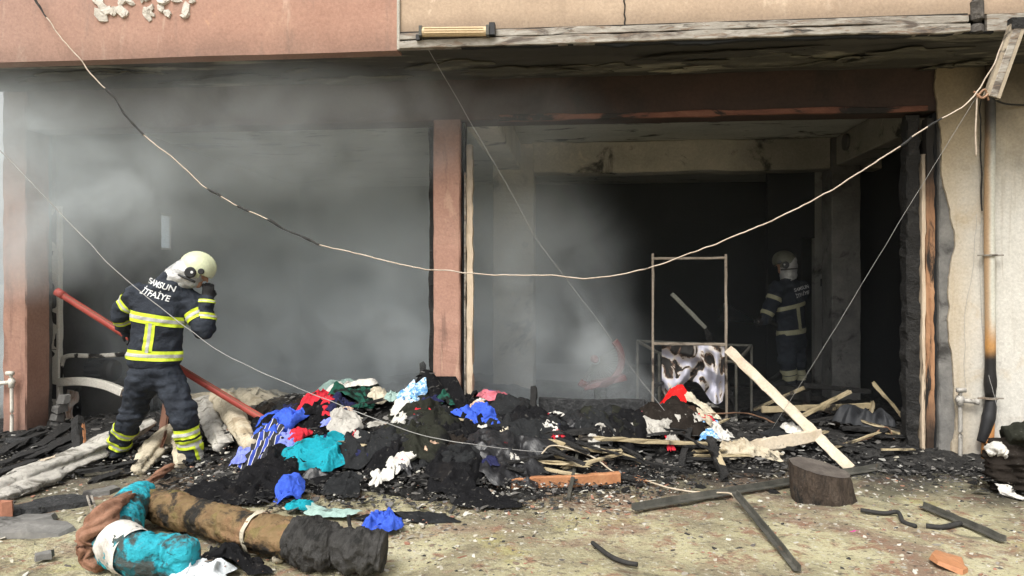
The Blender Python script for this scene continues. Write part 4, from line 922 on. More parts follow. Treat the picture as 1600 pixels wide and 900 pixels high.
P_B = {
 'near': dict(torso=[(207, 491, 300, 506, .082), (199, 551, 285, 556, .078)], strip=[(249, 504, 243, 549, .075)],
              arm=[('l', ('sh', 'el'), .42, .06), ('l', ('el', 'wr'), .25, .06), ('r', ('sh', 'el'), .55, .075), ('r', ('el', 'wr'), .45, .05), ('r', ('el', 'wr'), .97, .028)], leg=[('l', .46, .07), ('l', .74, .07), ('r', .42, .075), ('r', .67, .075)],
              legstrip=[('r', (314, 690, 320, 718, .055))]),
 'far': dict(torso=[(1205, 485, 1262, 472, .05), (1208, 521, 1262, 515, .06)], strip=[(1240, 480, 1245, 516, .05)], arm=[('l', ('sh', 'el'), .5, .05), ('l', ('el', 'wr'), .5, .05)], leg=[('l', .60, .06), ('l', .85, .06), ('r', .60, .06), ('r', .85, .06)]),
}
near = dict(pelvis=(242, 575, 0), hem=(241, 556, 0), chest=(250, 488, 0), neck=(270, 436, .03), head=(306, 422, .06), lsh=(215, 462, .02), rsh=(293, 470, .06), lel=(191, 490, .10), lwr=(200, 516, .22), lha=(207, 526, .30),
            rel=(318, 514, .02), rwr=(323, 470, .06), rha=(325, 455, .06), lhip=(224, 592, 0), rhip=(262, 592, 0), lkn=(209, 640, .10), rkn=(287, 645, -.06), lan=(180, 706, .28), ran=(300, 712, .0), ltoe=(150, 712, .30), rtoe=(350, 728, .02))
T1 = 5.95
ff1, J1 = firefighter(near, 'near', 'firefighter in pale yellow helmet and dark turnout suit, raising a gloved hand to the face', T1, .0125, RGT * .88 + FWD * .22 - UPV * .42, (float(hat(*PT(180, 706, T1 + .28)[:2])) - .01, .0),
                      text=(232, 442, 262, 451, .066), hand_f={'r': RGT * -.4 + FWD * .6})
far = dict(pelvis=(1236, 526, 0), hem=(1236, 519, 0), chest=(1234, 478, 0), neck=(1232, 438, 0), head=(1226, 411, 0), lsh=(1214, 452, -.10), rsh=(1254, 450, .10), lel=(1203, 480, -.12), lwr=(1194, 500, -.14), lha=(1186, 503, -.14),
           rel=(1245, 486, .16), rwr=(1205, 502, .12), rha=(1194, 503, .08), lhip=(1229, 532, -.06), rhip=(1245, 532, .06), lkn=(1230, 560, -.08), rkn=(1246, 562, .06), lan=(1235, 594, -.06), ran=(1247, 594, .06), ltoe=(1215, 596, -.1), rtoe=(1228, 596, .06))
T2 = 9.3
zf = float(PT(1235, 606, T2)[2])
ff2, J2 = firefighter(far, 'far', 'firefighter inside the dark right bay, sending a thin water spray towards the back', T2, .018, RGT * -.9 + FWD * .35 - UPV * .08, (zf, zf), bands='dull', text=(1236, 456, 1258, 451, .062))
# rubble the second firefighter stands on
mk('rubble_step', *join([shard((J2['lan'][0] + dx, J2['lan'][1] + dy, zf * s_), .34 - .05 * k, -zf * .0 + .10, 900 + k, (0, 0, k)) for k, (dx, dy, s_) in enumerate([(0, .05, .0), (.1, .1, .33), (-.05, .05, .62)])] + [shard((J2['lan'][0], J2['lan'][1] + .05, zf - .115), .26, .105, 905, (0, 0, 1))]), M_ashf,
   label='low pile of blackened masonry under the boots of the far firefighter', cat='rubble')
# nozzle, hose and spray
nz = J2['lha']; tip = PT(1180, 503, T2 - .16)
hz_ = thing('fire_hose', (nz[0], nz[1], .0), 'hose with nozzle held by the firefighter in the dark bay', 'hose')
mk('hose', *tube(spline([nz + RGT * .02, nz + RGT * .25 - UPV * .05 + FWD * .1, nz + RGT * .5 - UPV * .5 + FWD * .3, nz + RGT * .3 - UPV * .85 + FWD * .7, nz + RGT * 0 - UPV * 1.0 + FWD * 1.6], 40), .028, 10), M_char, hz_, smooth=True)
mk('nozzle', *sweep([nz + RGT * .06, nz, tip], np.stack([circ(.03, 12), circ(.026, 12), circ(.018, 12)])), M_rail, hz_, smooth=True)
spv = NT('spray_mist'); spv.n.remove(spv.b); so_ = [x for x in spv.n if x.type == 'OUTPUT_MATERIAL'][0]; pv_ = spv.new('ShaderNodeVolumePrincipled'); pv_.inputs['Color'].default_value = (.9, .93, .95, 1); pv_.inputs['Density'].default_value = .5; spv.link(pv_.outputs[0], so_.inputs['Volume'])
far_end = PT(1128, 487, T2 - .1)
mk('water_spray', *sweep(np.linspace(tip, far_end, 6), np.stack([circ(.012 + .022 * k, 14) for k in range(6)])), spv.m, kind='stuff', label='fan of water mist leaving the hose nozzle')
# ------------------------------------------------------------------ props
def G(u, v, dz=0.0):
    p = hit(u, v); return p + (0, 0, dz)
def drop(x, y, dz=0.0): return np.array([x, y, float(hat(x, y)) + dz])
M_cab = mat('wire_bare', [(.2, (.30, .23, .17)), (.5, (.48, .40, .32)), (.8, (.60, .53, .46))], 9, rough=.6, bump=0, metal=.1, layers=[((.10, .08, .06), 5, .60, .68, 3)])
M_ins = mat('wire_burnt', [(.2, (.015, .015, .015)), (.8, (.05, .048, .045))], 20, rough=.8, bump=.5)
M_steel = mat('steel_sooty', [(.2, (.04, .041, .036)), (.5, (.09, .088, .075)), (.8, (.17, .16, .135))], 9, rough=.6, bump=.3, bscale=50, metal=.3, spec=.4, layers=[((.16, .10, .06), 6, .62, .7, 3, .6)], rand=1)
M_rack = mat('rack_steel_scorched', [(.2, (.16, .13, .10)), (.5, (.26, .22, .175)), (.8, (.36, .31, .26))], 5, rough=.55, bump=.2, metal=.3, layers=[((.05, .04, .035), 4, .55, .66, 3)])
M_pole = mat('pole_red', [(.2, (.22, .035, .028)), (.5, (.33, .06, .045)), (.8, (.40, .10, .075))], 4, rough=.55, bump=.2, bscale=50, layers=[((.05, .025, .02), 4, .58, .7, 5)])
M_pale = mat('board_pale', [(.2, (.40, .31, .21)), (.5, (.54, .46, .35)), (.8, (.62, .56, .46))], 4, rough=.6, bump=.2, bscale=50, layers=[((.42, .25, .12), 2.4, .58, .70, 5, .8), ((.03, .026, .022), 3.0, .62, .69, 9)], rand=1)
M_yelw = mat('timber_yellowed', [(.2, (.24, .19, .11)), (.5, (.38, .31, .19)), (.8, (.48, .41, .28))], 5, rough=.7, bump=.4, bscale=45, layers=[((.04, .035, .03), 3, .54, .64, 5)], rand=1)
M_orange = mat('timber_orange', [(.2, (.26, .11, .05)), (.5, (.40, .18, .085)), (.8, (.50, .26, .13))], 4, rough=.6, bump=.4, bscale=45, layers=[((.02, .017, .015), 3, .60, .66, 5)], rand=1)
M_brownp = mat('panel_brown', [(.2, (.17, .085, .055)), (.8, (.27, .14, .095))], 4, rough=.7, bump=.2)
M_copper = mat('rod_copper', [(.2, (.22, .11, .06)), (.8, (.42, .26, .17))], 6, rough=.6, bump=.2)

# --- wires
def px_path(pts): return [PY(u, v, y) for u, v, y in pts]
cb = px_path([(48, -14, -1.02), (90, 50, -1.02), (125, 95, -1.02), (165, 143, -1.02), (222, 208, -1.01), (280, 255, -1.0), (335, 300, -1.0), (400, 336, -1.0), (460, 365, -1.0), (520, 388, -1.0), (600, 408, -1.0), (690, 423, -1.0), (800, 429, -1.0), (870, 429, -1.0),
              (910, 434, -1.0), (970, 430, -1.0), (1060, 404, -1.0), (1200, 348, -1.0), (1330, 276, -1.0), (1440, 205, -1.0), (1500, 166, -.99), (1528, 140, -.98), (1556, 92, -.96), (1572, 58, -.95)])
cpath = spline(cb, 260); cpath += np.stack([fbm(cpath * 4.0 + 9 * k, 3 + k, 4, .6) for k in range(3)], 1) * .011
cab = thing('power_cable', cpath[0], 'sagging pale bare cable strung across both bays to the hanging channel', 'cable')
mk('core', *tube(cpath, .0050, 7), M_cab, cab, smooth=True)
def near_u(u): 
    q = cpath - CAM; uu = 800 + FPX * (q @ RGT) / (q @ FWD); return int(np.argmin(np.abs(uu - u)))
for u0, u1 in ((46, 72), (163, 226), (326, 346), (372, 382), (418, 500), (1405, 1425), (1452, 1474)):
    i, j = near_u(u0), max(near_u(u1), near_u(u0) + 3); q = cpath[i:j + 1]
    s = np.stack([circ(.0078 * (1 + .35 * vnoise(np.array([k * .8, 3., u0]), 4)), 8) for k in range(len(q))]); mk('burnt_insulation', *sweep(q, s), M_ins, cab)
def wire(pts, r, m, label, n=90, jit=.004, name='wire', raw=None):
    p = spline(px_path(pts) if raw is None else raw, n); p += np.stack([fbm(p * 5 + k * 9, 5 + k, 2) for k in range(3)], 1) * jit
    return mk(name, *tube(p, r, 6), m, smooth=True, label=label, cat='wire')
M_thin = mat('wire_grey', [(.2, (.24, .24, .23)), (.8, (.42, .41, .39))], 6, rough=.5, bump=0)
h1, h2, h3 = G(770, 702, .03), G(660, 684, .03), G(860, 712, .02)
wire(None, .0031, M_thin, 'thin grey wire slanting across the firefighter down onto the clothes heap', 160, .004, raw=[PY(-10, 226, -1.5), PY(20, 256, -1.5), PY(130, 370, -1.45), PY(178, 420, -1.42), PY(250, 480, -1.4), PY(330, 540, -1.38), PY(400, 578, -1.36), PY(465, 606, -1.34), PY(580, 652, -1.3), PY(660, 680, -1.26), PY(740, 695, -1.18), h3])
wire(None, .0018, M_thin, 'thin taut wire from the lamp bracket down to the ashes in the right bay', 90, .003, raw=[PY(657, 56, EY - .05), PY(700, 130, -.7), PY(745, 208, -.5), PY(790, 285, -.35), PY(835, 368, -.2), PY(865, 410, -.15), PY(930, 495, -.05), PY(990, 580, .05), G(1056, 668, .02)])
wire(None, .0017, M_thin, 'thin straight wire from the hanging channel to the fallen white board', 60, .002, raw=[PY(1528, 148, -.96), PY(1440, 290, -.7), PY(1340, 455, -.45), PY(1270, 570, -.3), G(1205, 676, .02)])
wire([(1526, 150, -.96), (1525, 200, -.94), (1524, 245, -.92)], .006, M_cab, 'short loose bare wire end dangling below the cable knot', 20)
wire([(1535, 152, -.08), (1531, 190, -.05), (1534, 240, -.05), (1533, 290, -.05), (1534, 330, -.05)], .006, M_ins, 'black wavy cord hanging down the soot-stained white wall', 50, .012)
wire([(1543, 150, -.3), (1562, 158, -.15), (1585, 164, -.08), (1612, 163, -.05)], .008, M_ins, 'black cord running from the channel end along the wall top', 40, .012)
wire([(1525, 335, -.05), (1519, 420, -.05), (1508, 500, -.05), (1508, 605, -.05)], .0014, M_thin, 'hair-thin wire down the white wall to the tap', 50, .008)
wire([(1533, 340, -.05), (1531, 420, -.05), (1540, 560, -.06), (1565, 660, -.4), (1592, 762, -.9)], .0014, M_thin, 'hair-thin wire running past the melted drainpipe to the bundle', 50, .004)
# --- lamp on the fascia
l0, l1 = PY(660, 50, EY - .06), PY(760, 49, EY - .06)
M_lamp = mat('lamp_diffuser', [(.2, (.50, .37, .22)), (.8, (.62, .49, .31))], 4, rough=.5, bump=.1, layers=[((.25, .16, .09), 5, .62, .72, 3, .5)])
lamp = thing('strip_light', (l0 + l1) / 2 - (0, 0, .04), 'yellowed fluorescent strip light above the metal rail of the peach fascia', 'lamp')
mk('housing', *sweep([l0 + (0, .045, 0), l1 + (0, .045, 0)], rect(.05, .06, .004)), M_rail, lamp)
mk('diffuser', *sweep([l0, l1], np.stack([np.cos(np.arange(14) * 2 * np.pi / 14) * .03, np.sin(np.arange(14) * 2 * np.pi / 14) * .036], 1)), M_lamp, lamp)
for k in range(3): mk('diffuser_rib', *tube([l0 + (.02, -.03, .018 - k * .018), l1 + (-.02, -.03, .018 - k * .018)], .0035, 6), M_lamp, lamp)
for p, s in ((l0, -1), (l1, 1)): mk('end_cap', *sweep([p + (0, .01, 0), p + (.022 * s, .01, 0)], rect(.085, .088, .01)), M_steel, lamp)
mk('mounting_clip', *aabox(l1[0] + .022, l1[0] + .065, l1[1] - .02, l1[1] + .05, l1[2] - .03, l1[2] + .062), M_blk, lamp)
mk('mounting_clip', *aabox(l0[0] - .05, l0[0] - .02, l0[1] - .01, l0[1] + .05, l0[2] - .06, l0[2] - .02), M_blk, lamp)
# --- channel dangling at the slab corner
c0_, c1_ = PY(1589, 40, EY - .05), PY(1549, 152, EY - .03)
chn = thing('hanging_channel', c1_, 'broken pale metal lamp channel dangling from the corner of the slab', 'lamp')
mk('channel', *sweep(np.linspace(c0_, c1_, 12), np.array([(-.05, -.025), (.05, -.025), (.05, .025), (.042, .025), (.042, -.015), (-.042, -.015), (-.042, .025), (-.05, .025)]), up=(0, 1, 0)), mat('channel_scorched', [(.2, (.24, .19, .13)), (.8, (.46, .40, .31))], 5, rough=.6, bump=.2, layers=[((.06, .05, .04), 4, .58, .68, 3)]), chn)
mk('inner_strip', *sweep(np.linspace(c0_ + (0, -.02, 0), c1_ + (0, -.02, 0), 6), rect(.05, .02, .004), up=(0, 1, 0)), M_rail, chn)
mk('end_bracket', *aabox(c0_[0] - .05, c0_[0] + .06, c0_[1] - .03, c0_[1] + .06, c0_[2] - .03, c0_[2] + .05), M_char, chn)
mk('wire_knot', *join([tube(spline([c1_ + (-.13, -.02, .04), c1_ + (-.08, -.03, -.01), c1_ + (-.03, -.02, .02)], 10), .008, 6), tube(spline([c1_ + (-.11, -.02, .0), c1_ + (-.06, -.03, .05), c1_ + (-.02, 0, -.02)], 10), .007, 6)]), M_copper, chn)
# --- drainpipe
px_ = PY(1547, 400, -.085)[0]
M_pipe = mat('drainpipe_scorched', [(.2, (.46, .45, .38)), (.8, (.58, .57, .50))], 5, rough=.5, bump=.15, world_pos=True,
             grads=[((.36, .20, .08), 0, px_ - .002, px_ - .036, .035, .8), ((.025, .022, .02), 2, 2.35, 2.95, .5, .95), ((.42, .20, .05), 2, 1.25, .98, .12, .9), ((.016, .015, .015), 2, 1.0, .86, .10, 1)])
pz = lambda v: PY(1547, v, -.085)[2]
dp = thing('drainpipe', (px_, -.085, 0), 'scorched drainpipe on the white wall, its lower part melted black', 'pipe')
zs = np.linspace(pz(620), SZ - .02, 60); mk('pipe', *sweep(np.stack([np.full(60, px_) + vnoise(np.stack([zs, zs * 0, zs * 0], -1), 3) * .006, np.full(60, -.085), zs], 1), np.stack([circ(.040 * (1 + .08 * ss(pz(540), pz(600), z) * math.sin(z * 30) + .14 * ss(pz(560), pz(590), z) * ss(pz(630), pz(600), z)), 18) for z in zs]), up=(0, 1, 0)), M_pipe, dp, smooth=True)
mk('melted_piece', *sweep(spline([(px_ + .005, -.09, pz(624)), (px_ - .012, -.10, pz(645)), (px_ - .05, -.11, pz(672)), (px_ - .075, -.10, pz(690))], 20), np.stack([circ(.052 - .014 * abs(k - 8) / 10, 14) for k in range(20)]), up=(0, 1, 0)), M_blk, dp, smooth=True)
mk('pipe_stub', *sweep([(px_ - .03, -.10, .0), (px_ - .028, -.10, .12), (px_ - .02, -.10, pz(655))], np.stack([circ(.045, 14)] * 3), up=(0, 1, 0)), mat('stub_orange', [(.2, (.25, .10, .03)), (.8, (.45, .22, .07))], 6, rough=.6), dp, smooth=True)
for v in (399, 622):
    mk('bracket', *join([sweep([(px_, -.085, pz(v) - .008), (px_, -.085, pz(v) + .008)], np.stack([circ(.058, 18)] * 2), up=(0, 1, 0)), aabox(px_ - .10, px_ + .10, -.10, -.085, pz(v) - .006, pz(v) + .006)]), M_rail, dp)
# --- tap standpipes
def standpipe(u, vt, vb, y, m, name, label, side, z0=0):
    x = PY(u, vt, y)[0]; zt = PY(u, vt, y)[2]; p = thing(name, (x, y, z0), label, 'tap')
    mk('pipe', *tube(spline([(x, y, z0 - .02), (x + .004, y, zt * .5), (x, y, zt)], 20), .016, 10), m, p, smooth=True)
    mk('tee_fitting', *join([tube([(x, y, zt - .05), (x, y, zt + .035)], .026, 12), tube([(x - .03, y, zt), (x + .03, y, zt)], .022, 12)]), m, p, smooth=True)
    mk('tap_body', *join([tube([(x + .03 * side, y, zt - .005), (x + .12 * side, y, zt - .012)], .019, 10), tube([(x + .12 * side, y, zt - .012), (x + .145 * side, y, zt - .014)], .028, 10)]), m, p, smooth=True)
    mk('valve', *join([tube([(x, y, zt + .03), (x, y - .01, zt + .075)], .015, 10), tube([(x - .035, y - .02, zt + .085), (x + .035, y - .02, zt + .085)], .02, 10)]), m, p, smooth=True)
M_tap = mat('tap_sooty', [(.2, (.30, .28, .25)), (.8, (.52, .50, .46))], 14, rough=.5, bump=.4, metal=.2, layers=[((.12, .10, .08), 8, .55, .66, 3)])
standpipe(1500, 625, 720, -.09, M_tap, 'water_tap', 'sooty metal water tap on a standpipe beside the bare concrete edge', 1)
standpipe(18, 597, 690, -.07, M_pvc, 'water_pipe', 'white plastic water pipe with a valve in front of the terracotta corner pillar', -1)
# --- white door frame and what stands behind it
fy = .62
fz = lambda v: PY(80, v, fy)[2]; fxx = lambda u: PY(u, 600, fy)[0]
df = thing('door_frame', (fxx(80), fy, 0), 'white plastic door frame standing inside the left terracotta pillar, rails half burnt away', 'door frame')
column('post', fxx(66), fxx(78), fy - .03, fy + .05, .0, 2.55, M_pvc, df, 31, amp=.003, bev=.006)
column('post', fxx(80), fxx(94), fy - .02, fy + .05, .0, 2.30, M_pvc, df, 32, amp=.004, bev=.008)
bz_ = fz(660); mk('bottom_rail', *sweep([(fxx(95) - .002, fy, bz_), (fxx(136), fy - .02, bz_ - .02)], rect(.07, .085, .008)), M_pvc, df)
mk('sagging_rail', *sweep(spline([PY(93, 597, fy), PY(130, 596, fy - .03), PY(165, 602, fy - .06), PY(192, 613, fy - .08)], 24), rect(.06, .085, .008)), M_pvc, df)
M_burnrail = mat('rail_burnt_white', [(.2, (.40, .38, .33)), (.8, (.6, .58, .52))], 5, rough=.6, layers=[((.015, .014, .013), 4.5, .47, .52, 5)], bump=.4)
mk('burnt_rail', *sweep(spline([PY(94, 590, fy + .02), PY(97, 566, fy + .02), PY(107, 556, fy + .02), PY(150, 556, fy), PY(204, 553, fy - .05)], 40), rect(.04, .045, .01)), M_burnrail, df)
wb = thing('workbench', (*PY(160, 640, 1.05)[:2], 0), 'blackened bench with a front panel behind the white door frame', 'bench')
x0, x1 = PY(104, 600, 1.0)[0], PY(232, 600, 1.0)[0]; z0, z1 = PY(150, 652, 1.0)[2], PY(150, 603, 1.0)[2]
M_bench = mat('bench_sooty', [(.2, (.03, .028, .026)), (.6, (.06, .055, .05)), (.9, (.11, .10, .09))], 4, rough=.8, bump=.4)
mk('front_panel', *plank((x0, 1.0, (z0 + z1) / 2), (x1, 1.0, (z0 + z1) / 2), .03, z1 - z0, n=20, rough=.003, seed=3), M_bench, wb)
mk('top', *plank(((x0), 1.2, z1 + .02), (x1, 1.2, z1 + .02), .46, .03, n=20, seed=5), M_bench, wb)
for xx in (x0 + .05, x1 - .06): mk('leg', *plank((xx, 1.25, 0), (xx, 1.25, z1), .06, .06, up=(0, 1, 0)), M_char, wb)
mz = z1 + .16; mo = thing('electric_motor', (*PY(140, 575, 1.12)[:2], z1 + .035), 'soot-covered electric motor with round end cover on the bench', 'motor')
mx0, mx1 = PY(112, 575, 1.08)[0], PY(176, 575, 1.08)[0]; yy = 1.12
M_motor = mat('motor_sooty', [(.2, (.025, .025, .026)), (.6, (.055, .055, .055)), (.9, (.12, .12, .115))], 8, rough=.55, bump=.3, spec=.4)
mk('casing', *tube([(mx0 + .06, yy, mz), (mx1 - .08, yy, mz)], .10, 24), M_motor, mo)
for k in range(14):
    an_ = k * 2 * math.pi / 14; mk('cooling_fin', *sweep([(mx0 + .08, yy + math.cos(an_) * .104, mz + math.sin(an_) * .104), (mx1 - .12, yy + math.cos(an_) * .104, mz + math.sin(an_) * .104)], rect(.012, .018, .002)), M_motor, mo)
mk('end_cover', *sweep([(mx1 - .08, yy, mz), (mx1 - .02, yy, mz), (mx1 + .02, yy, mz), (mx1 + .035, yy, mz)], np.stack([circ(.118, 24), circ(.12, 24), circ(.10, 24), circ(.05, 24)])), M_motor, mo)
mk('gear_head', *sweep([(mx0 - .06, yy, mz - .01), (mx0 + .06, yy, mz - .01)], rect(.17, .17, .03)), M_motor, mo)
mk('terminal_box', *aabox(mx0 + .10, mx0 + .20, yy - .06, yy + .04, mz + .095, mz + .145), M_motor, mo)
mk('foot', *aabox(mx0, mx1 - .06, yy - .10, yy + .10, z1 + .036, z1 + .075), M_motor, mo)
V, F = sweep(spline([PY(112, 610, .78), PY(106, 630, .76), PY(108, 650, .74), PY(112, 668, .72)], 30), np.stack([np.stack([np.cos(a) * (.055 + .03 * np.sin(k * .25)) * (1 + .35 * np.sin(5 * a + k * .2)), np.sin(a) * .03 * (1 + .3 * np.sin(4 * a - k * .15))], 1) for k in range(30) for a in [np.arange(32) * 2 * np.pi / 32]]), up=(0, 1, 0))
mk('plastic_sheet', V, F, fabric('sheet_pinkish', [(.3, (.35, .20, .13)), (.5, (.55, .45, .38)), (.7, (.66, .65, .64))], 7, stretch=(3, 3, .8)), smooth=True, label='crumpled pinkish white plastic sheet stuffed in the white door frame', cat='sheet')
# --- red pole
pa, pb = PT(93, 458, 6.42), PT(432, 667, 6.15)
pole = thing('red_pole', pb, 'long red metal pole held low by the firefighter, its end resting on the clothes', 'pole')
mk('shaft', *tube(np.linspace(pa, pb, 24) + np.stack([np.zeros(24), np.zeros(24), -.012 * np.sin(np.linspace(0, np.pi, 24))], 1), .030, 14), M_pole, pole, smooth=True)
mk('socket_end', *sweep([pa - unit(pb - pa) * .03, pa + unit(pb - pa) * .05], np.stack([circ(.036, 14)] * 2)), M_pole, pole, smooth=True)
mk('seam', *tube(np.linspace(pa, pb, 6) + np.array([0, -.022, .022]), .004, 6), M_brownp, pole)

# --- twisted fabric
def fab_sweep(path, R, name, m, label, cat='clothing', lobes=5, twist=3.0, flat=.6, n=90, k=40, seed=0, amp=.22, floor=True, group=None):
    P = spline(path, n); s = np.linspace(0, 1, n); R = np.interp(s, np.linspace(0, 1, len(R)), R); a = np.arange(k) * 2 * np.pi / k
    A_, S_ = np.meshgrid(a, s); ph = twist * S_ * 2 * np.pi
    r = R[:, None] * (1 + amp * np.maximum(np.sin(lobes * A_ + ph), np.sin((lobes - 2) * A_ + ph * .8 + 1)) + .16 * vnoise(np.stack([np.cos(A_) * 2, np.sin(A_) * 2, S_ * 14 + seed], -1), seed) + .08 * ridge(np.stack([np.cos(A_ + ph * .4) * 4, np.sin(A_ + ph * .4) * 4, S_ * 9], -1), seed + 3, 2))
    sec = np.stack([r * np.cos(A_), r * np.sin(A_) * flat], -1)
    V, F = sweep(P, sec)
    if floor: V = V.copy(); V[:, 2] = np.maximum(V[:, 2], hat(V[:, 0], V[:, 1]) - .01)
    raise_field(V, .02)
    return mk(name, V, F, m, smooth=True, label=label, cat=cat, group=group)
fab_sweep([G(-20, 786, .03), G(40, 764, .06), G(110, 738, .10), G(175, 712, .12), G(238, 684, .14)], [.12, .15, .11, .14, .06], 'twisted_sheet', FB['grey'], 'long grey-white twisted sheet trailing past the firefighter boots over the ash', lobes=4, twist=1.1, flat=.42, seed=3, n=140, k=64, amp=.34)
fab_sweep([G(214, 744, .03), G(245, 712, .08), G(284, 690, .10), G(294, 730, .04)], [.05, .10, .09, .08], 'cream_cloth', FB['cream'], 'cream twisted cloth between the boots of the near firefighter', lobes=6, twist=.5, flat=.7, seed=5)
V, F = plank(G(250, 700, -.02), G(266, 640, .0) * (1, 1, 0) + PT(266, 640, 6.0) * (0, 0, 1), .26, .018, up=FWD, n=14, rough=.004, seed=8, ragged=.02)
mk('brown_board', V, F, M_brownp, label='plain brown board leaning behind the boots of the near firefighter', cat='board')
cloth(372, 634, 140, 66, 'cream', 'cream_sheet', 'big sooty cream sheet bunched up under the red pole', 'clothing', n=66, fold=.10, k=(1.5, 1.4), freq=7)
fab_sweep([G(338, 640, .12), G(352, 650, .13), G(374, 684, .10), G(396, 712, .06)], [.10, .10, .085, .06], 'cream_trouser_leg', FB['cream'], 'cream trouser leg reaching forward from the sooty cream sheet', lobes=6, twist=.3, flat=.85, seed=9, amp=.10)
fab_sweep([G(318, 640, .08), G(335, 680, .06), G(350, 708, .05)], [.08, .07, .07], 'sooty_sleeve', FB['grey'], 'sooty grey sleeve beside the cream trouser leg', lobes=5, twist=.3, flat=.7, seed=12)
# --- rolls in the foreground
def blot(name, base, dark, sc, lo, hi, extra=()): return mat(name, base, 5, rough=.8, bump=1.0, bscale=30, bdist=.02, layers=[(dark, sc, lo, hi, 4), *extra])
M_roll1 = blot('roll_teal', [(.2, (.02, .30, .38)), (.8, (.03, .42, .52))], (.06, .075, .07), 2.6, .49, .56, [((.26, .26, .23), 3.5, .58, .64, 8), ((.02, .12, .14), 8, .56, .64, 12)])
M_roll2 = blot('roll_tan', [(.25, (.15, .085, .045)), (.5, (.20, .135, .065)), (.8, (.34, .175, .10))], (.022, .02, .017), 3.0, .46, .55, [((.17, .135, .05), 4, .55, .62, 9, .8)])
def roll(path, R, name, m, label, seed, helix=9, n=150, k=56, amp=.07, ends=True):
    P = spline(path, n); s = np.linspace(0, 1, n); R = np.interp(s, np.linspace(0, 1, len(R)), R); a = np.arange(k) * 2 * np.pi / k; A_, S_ = np.meshgrid(a, s)
    q = np.stack([np.cos(A_) * 1.6, np.sin(A_) * 1.6, S_ * 9 + .35 * A_ + seed], -1)
    r = R[:, None] * (1 + amp * .8 * vnoise(q * .8, seed) + amp * .55 * (ridge(np.stack([np.cos(A_) * 2.2 + S_ * 3, np.sin(A_) * 2.2, S_ * helix * 2.5], -1), seed + 4, 3) - .6) + .018 * np.sin(S_ * 160 + 2 * np.sin(A_ + seed) + 3 * q[..., 2]))
    if ends: r *= (np.clip(np.minimum(S_, 1 - S_) / .02, 0, 1) ** .45 * .35 + .65)
    V, F = sweep(P, np.stack([r * np.cos(A_), r * np.sin(A_)], -1)); V[:, 2] = np.maximum(V[:, 2], -.012)
    root = thing(name, (*P.mean(0)[:2], 0), label, 'fabric roll'); mk('wrapping', V, F, m, root, smooth=True)
    return root, P, R
GZ = lambda u, v, z: PZ(u, v, z)
r1, P1, R1 = roll([GZ(226, 770, .12), GZ(196, 800, .13), GZ(180, 838, .14), GZ(215, 866, .12), GZ(262, 868, .11), GZ(306, 872, .10)], [.08, .11, .13, .118, .11, .09], 'teal_roll', M_roll1, 'bent fabric roll wrapped in torn teal plastic in the foreground', 21, amp=.15)
r2, P2, R2 = roll([GZ(232, 786, .10), GZ(285, 800, .11), GZ(350, 818, .11), GZ(430, 838, .115), GZ(470, 845, .115)], [.09, .105, .095, .105, .11], 'tan_roll', M_roll2, 'long scorched tan fabric roll lying beside the teal roll', 24, n=170, amp=.15)
M_charroll = blot('roll_charred', [(.25, (.022, .021, .02)), (.6, (.055, .053, .05)), (.85, (.14, .135, .125))], (.012, .012, .011), 4, .5, .6)
roll_end = roll([GZ(462, 844, .115), GZ(500, 852, .115), GZ(528, 856, .11)], [.118, .135, .10], 'charred_roll', M_charroll, 'black charred lump closing the end of the tan roll', 27, helix=3, n=80, amp=.2)
roll([GZ(522, 855, .10), GZ(560, 860, .11), GZ(602, 864, .10)], [.095, .115, .10], 'charred_block', M_charroll, 'soot-grey charred block at the far end of the tan roll', 29, helix=3, n=80, amp=.18)
# white wrap round the teal roll, strap, rope round the tan one
def ring_on(P, R, i0, i1, grow, m, parent, name, k=40, amp=.06, seed=0):
    q = P[i0:i1]; a = np.arange(k) * 2 * np.pi / k; s = np.stack([np.stack([np.cos(a), np.sin(a)], 1) * (R_ * grow * (1 + amp * vnoise(np.stack([np.cos(a) * 3, np.sin(a) * 3, a * 0 + i * .5 + seed], -1), seed)))[:, None] for i, R_ in enumerate(R[i0:i1])])
    V, F = sweep(q, s, caps=False); V[:, 2] = np.maximum(V[:, 2], -.014); mk(name, V, F, m, parent, smooth=True)
ring_on(P1, R1, 100, 118, 1.05, FB['white'], r1, 'white_wrap', seed=3)
ring_on(P2, R2, 128, 133, 1.10, FB['beige'], r2, 'tie', seed=4)
fab_sweep([GZ(428, 842, .03) + (0, -.1, 0), GZ(438, 862, .02), GZ(434, 874, .015)], [.012, .016, .03], 'tie_end', FB['beige'], 'frayed pale tie end hanging from the tan roll', 'rope', n=30, k=16, lobes=3)
M_strap = fabric('strap_brown', [(.25, (.14, .07, .045)), (.5, (.27, .145, .095)), (.8, (.36, .21, .145))], 8, stretch=(2, 2, 2))
fab_sweep([GZ(268, 728, .10), GZ(240, 748, .14), GZ(216, 768, .20), GZ(186, 784, .26), GZ(158, 812, .25), GZ(138, 842, .16), GZ(142, 872, .06), GZ(160, 884, .03)], [.022, .03, .022, .026, .026, .034, .07, .04], 'brown_strap', M_strap, 'twisted brown cloth strap wound round the teal roll', lobes=5, twist=5, flat=.8, n=150, seed=15, floor=False)
cloth(312, 894, 90, 24, fabric('plastic_white', (.62, .66, .68), bump=.15, rough=.5), 'plastic_film', 'bluish white plastic film in front of the teal roll', 'plastic', n=44, fold=.04)
cloth(262, 880, 60, 30, 'grey', 'grey_film', 'dirty grey torn film hanging off the teal roll', 'plastic', n=36, fold=.05)
cloth(352, 868, 70, 26, 'charcoal', 'dark_rag', 'dark blue-grey rag between the teal roll and the tan roll', 'rag', n=40)
cloth(380, 880, 90, 16, 'black', 'black_rag', 'thin black rag on the ground below the tan roll', 'rag', n=36)
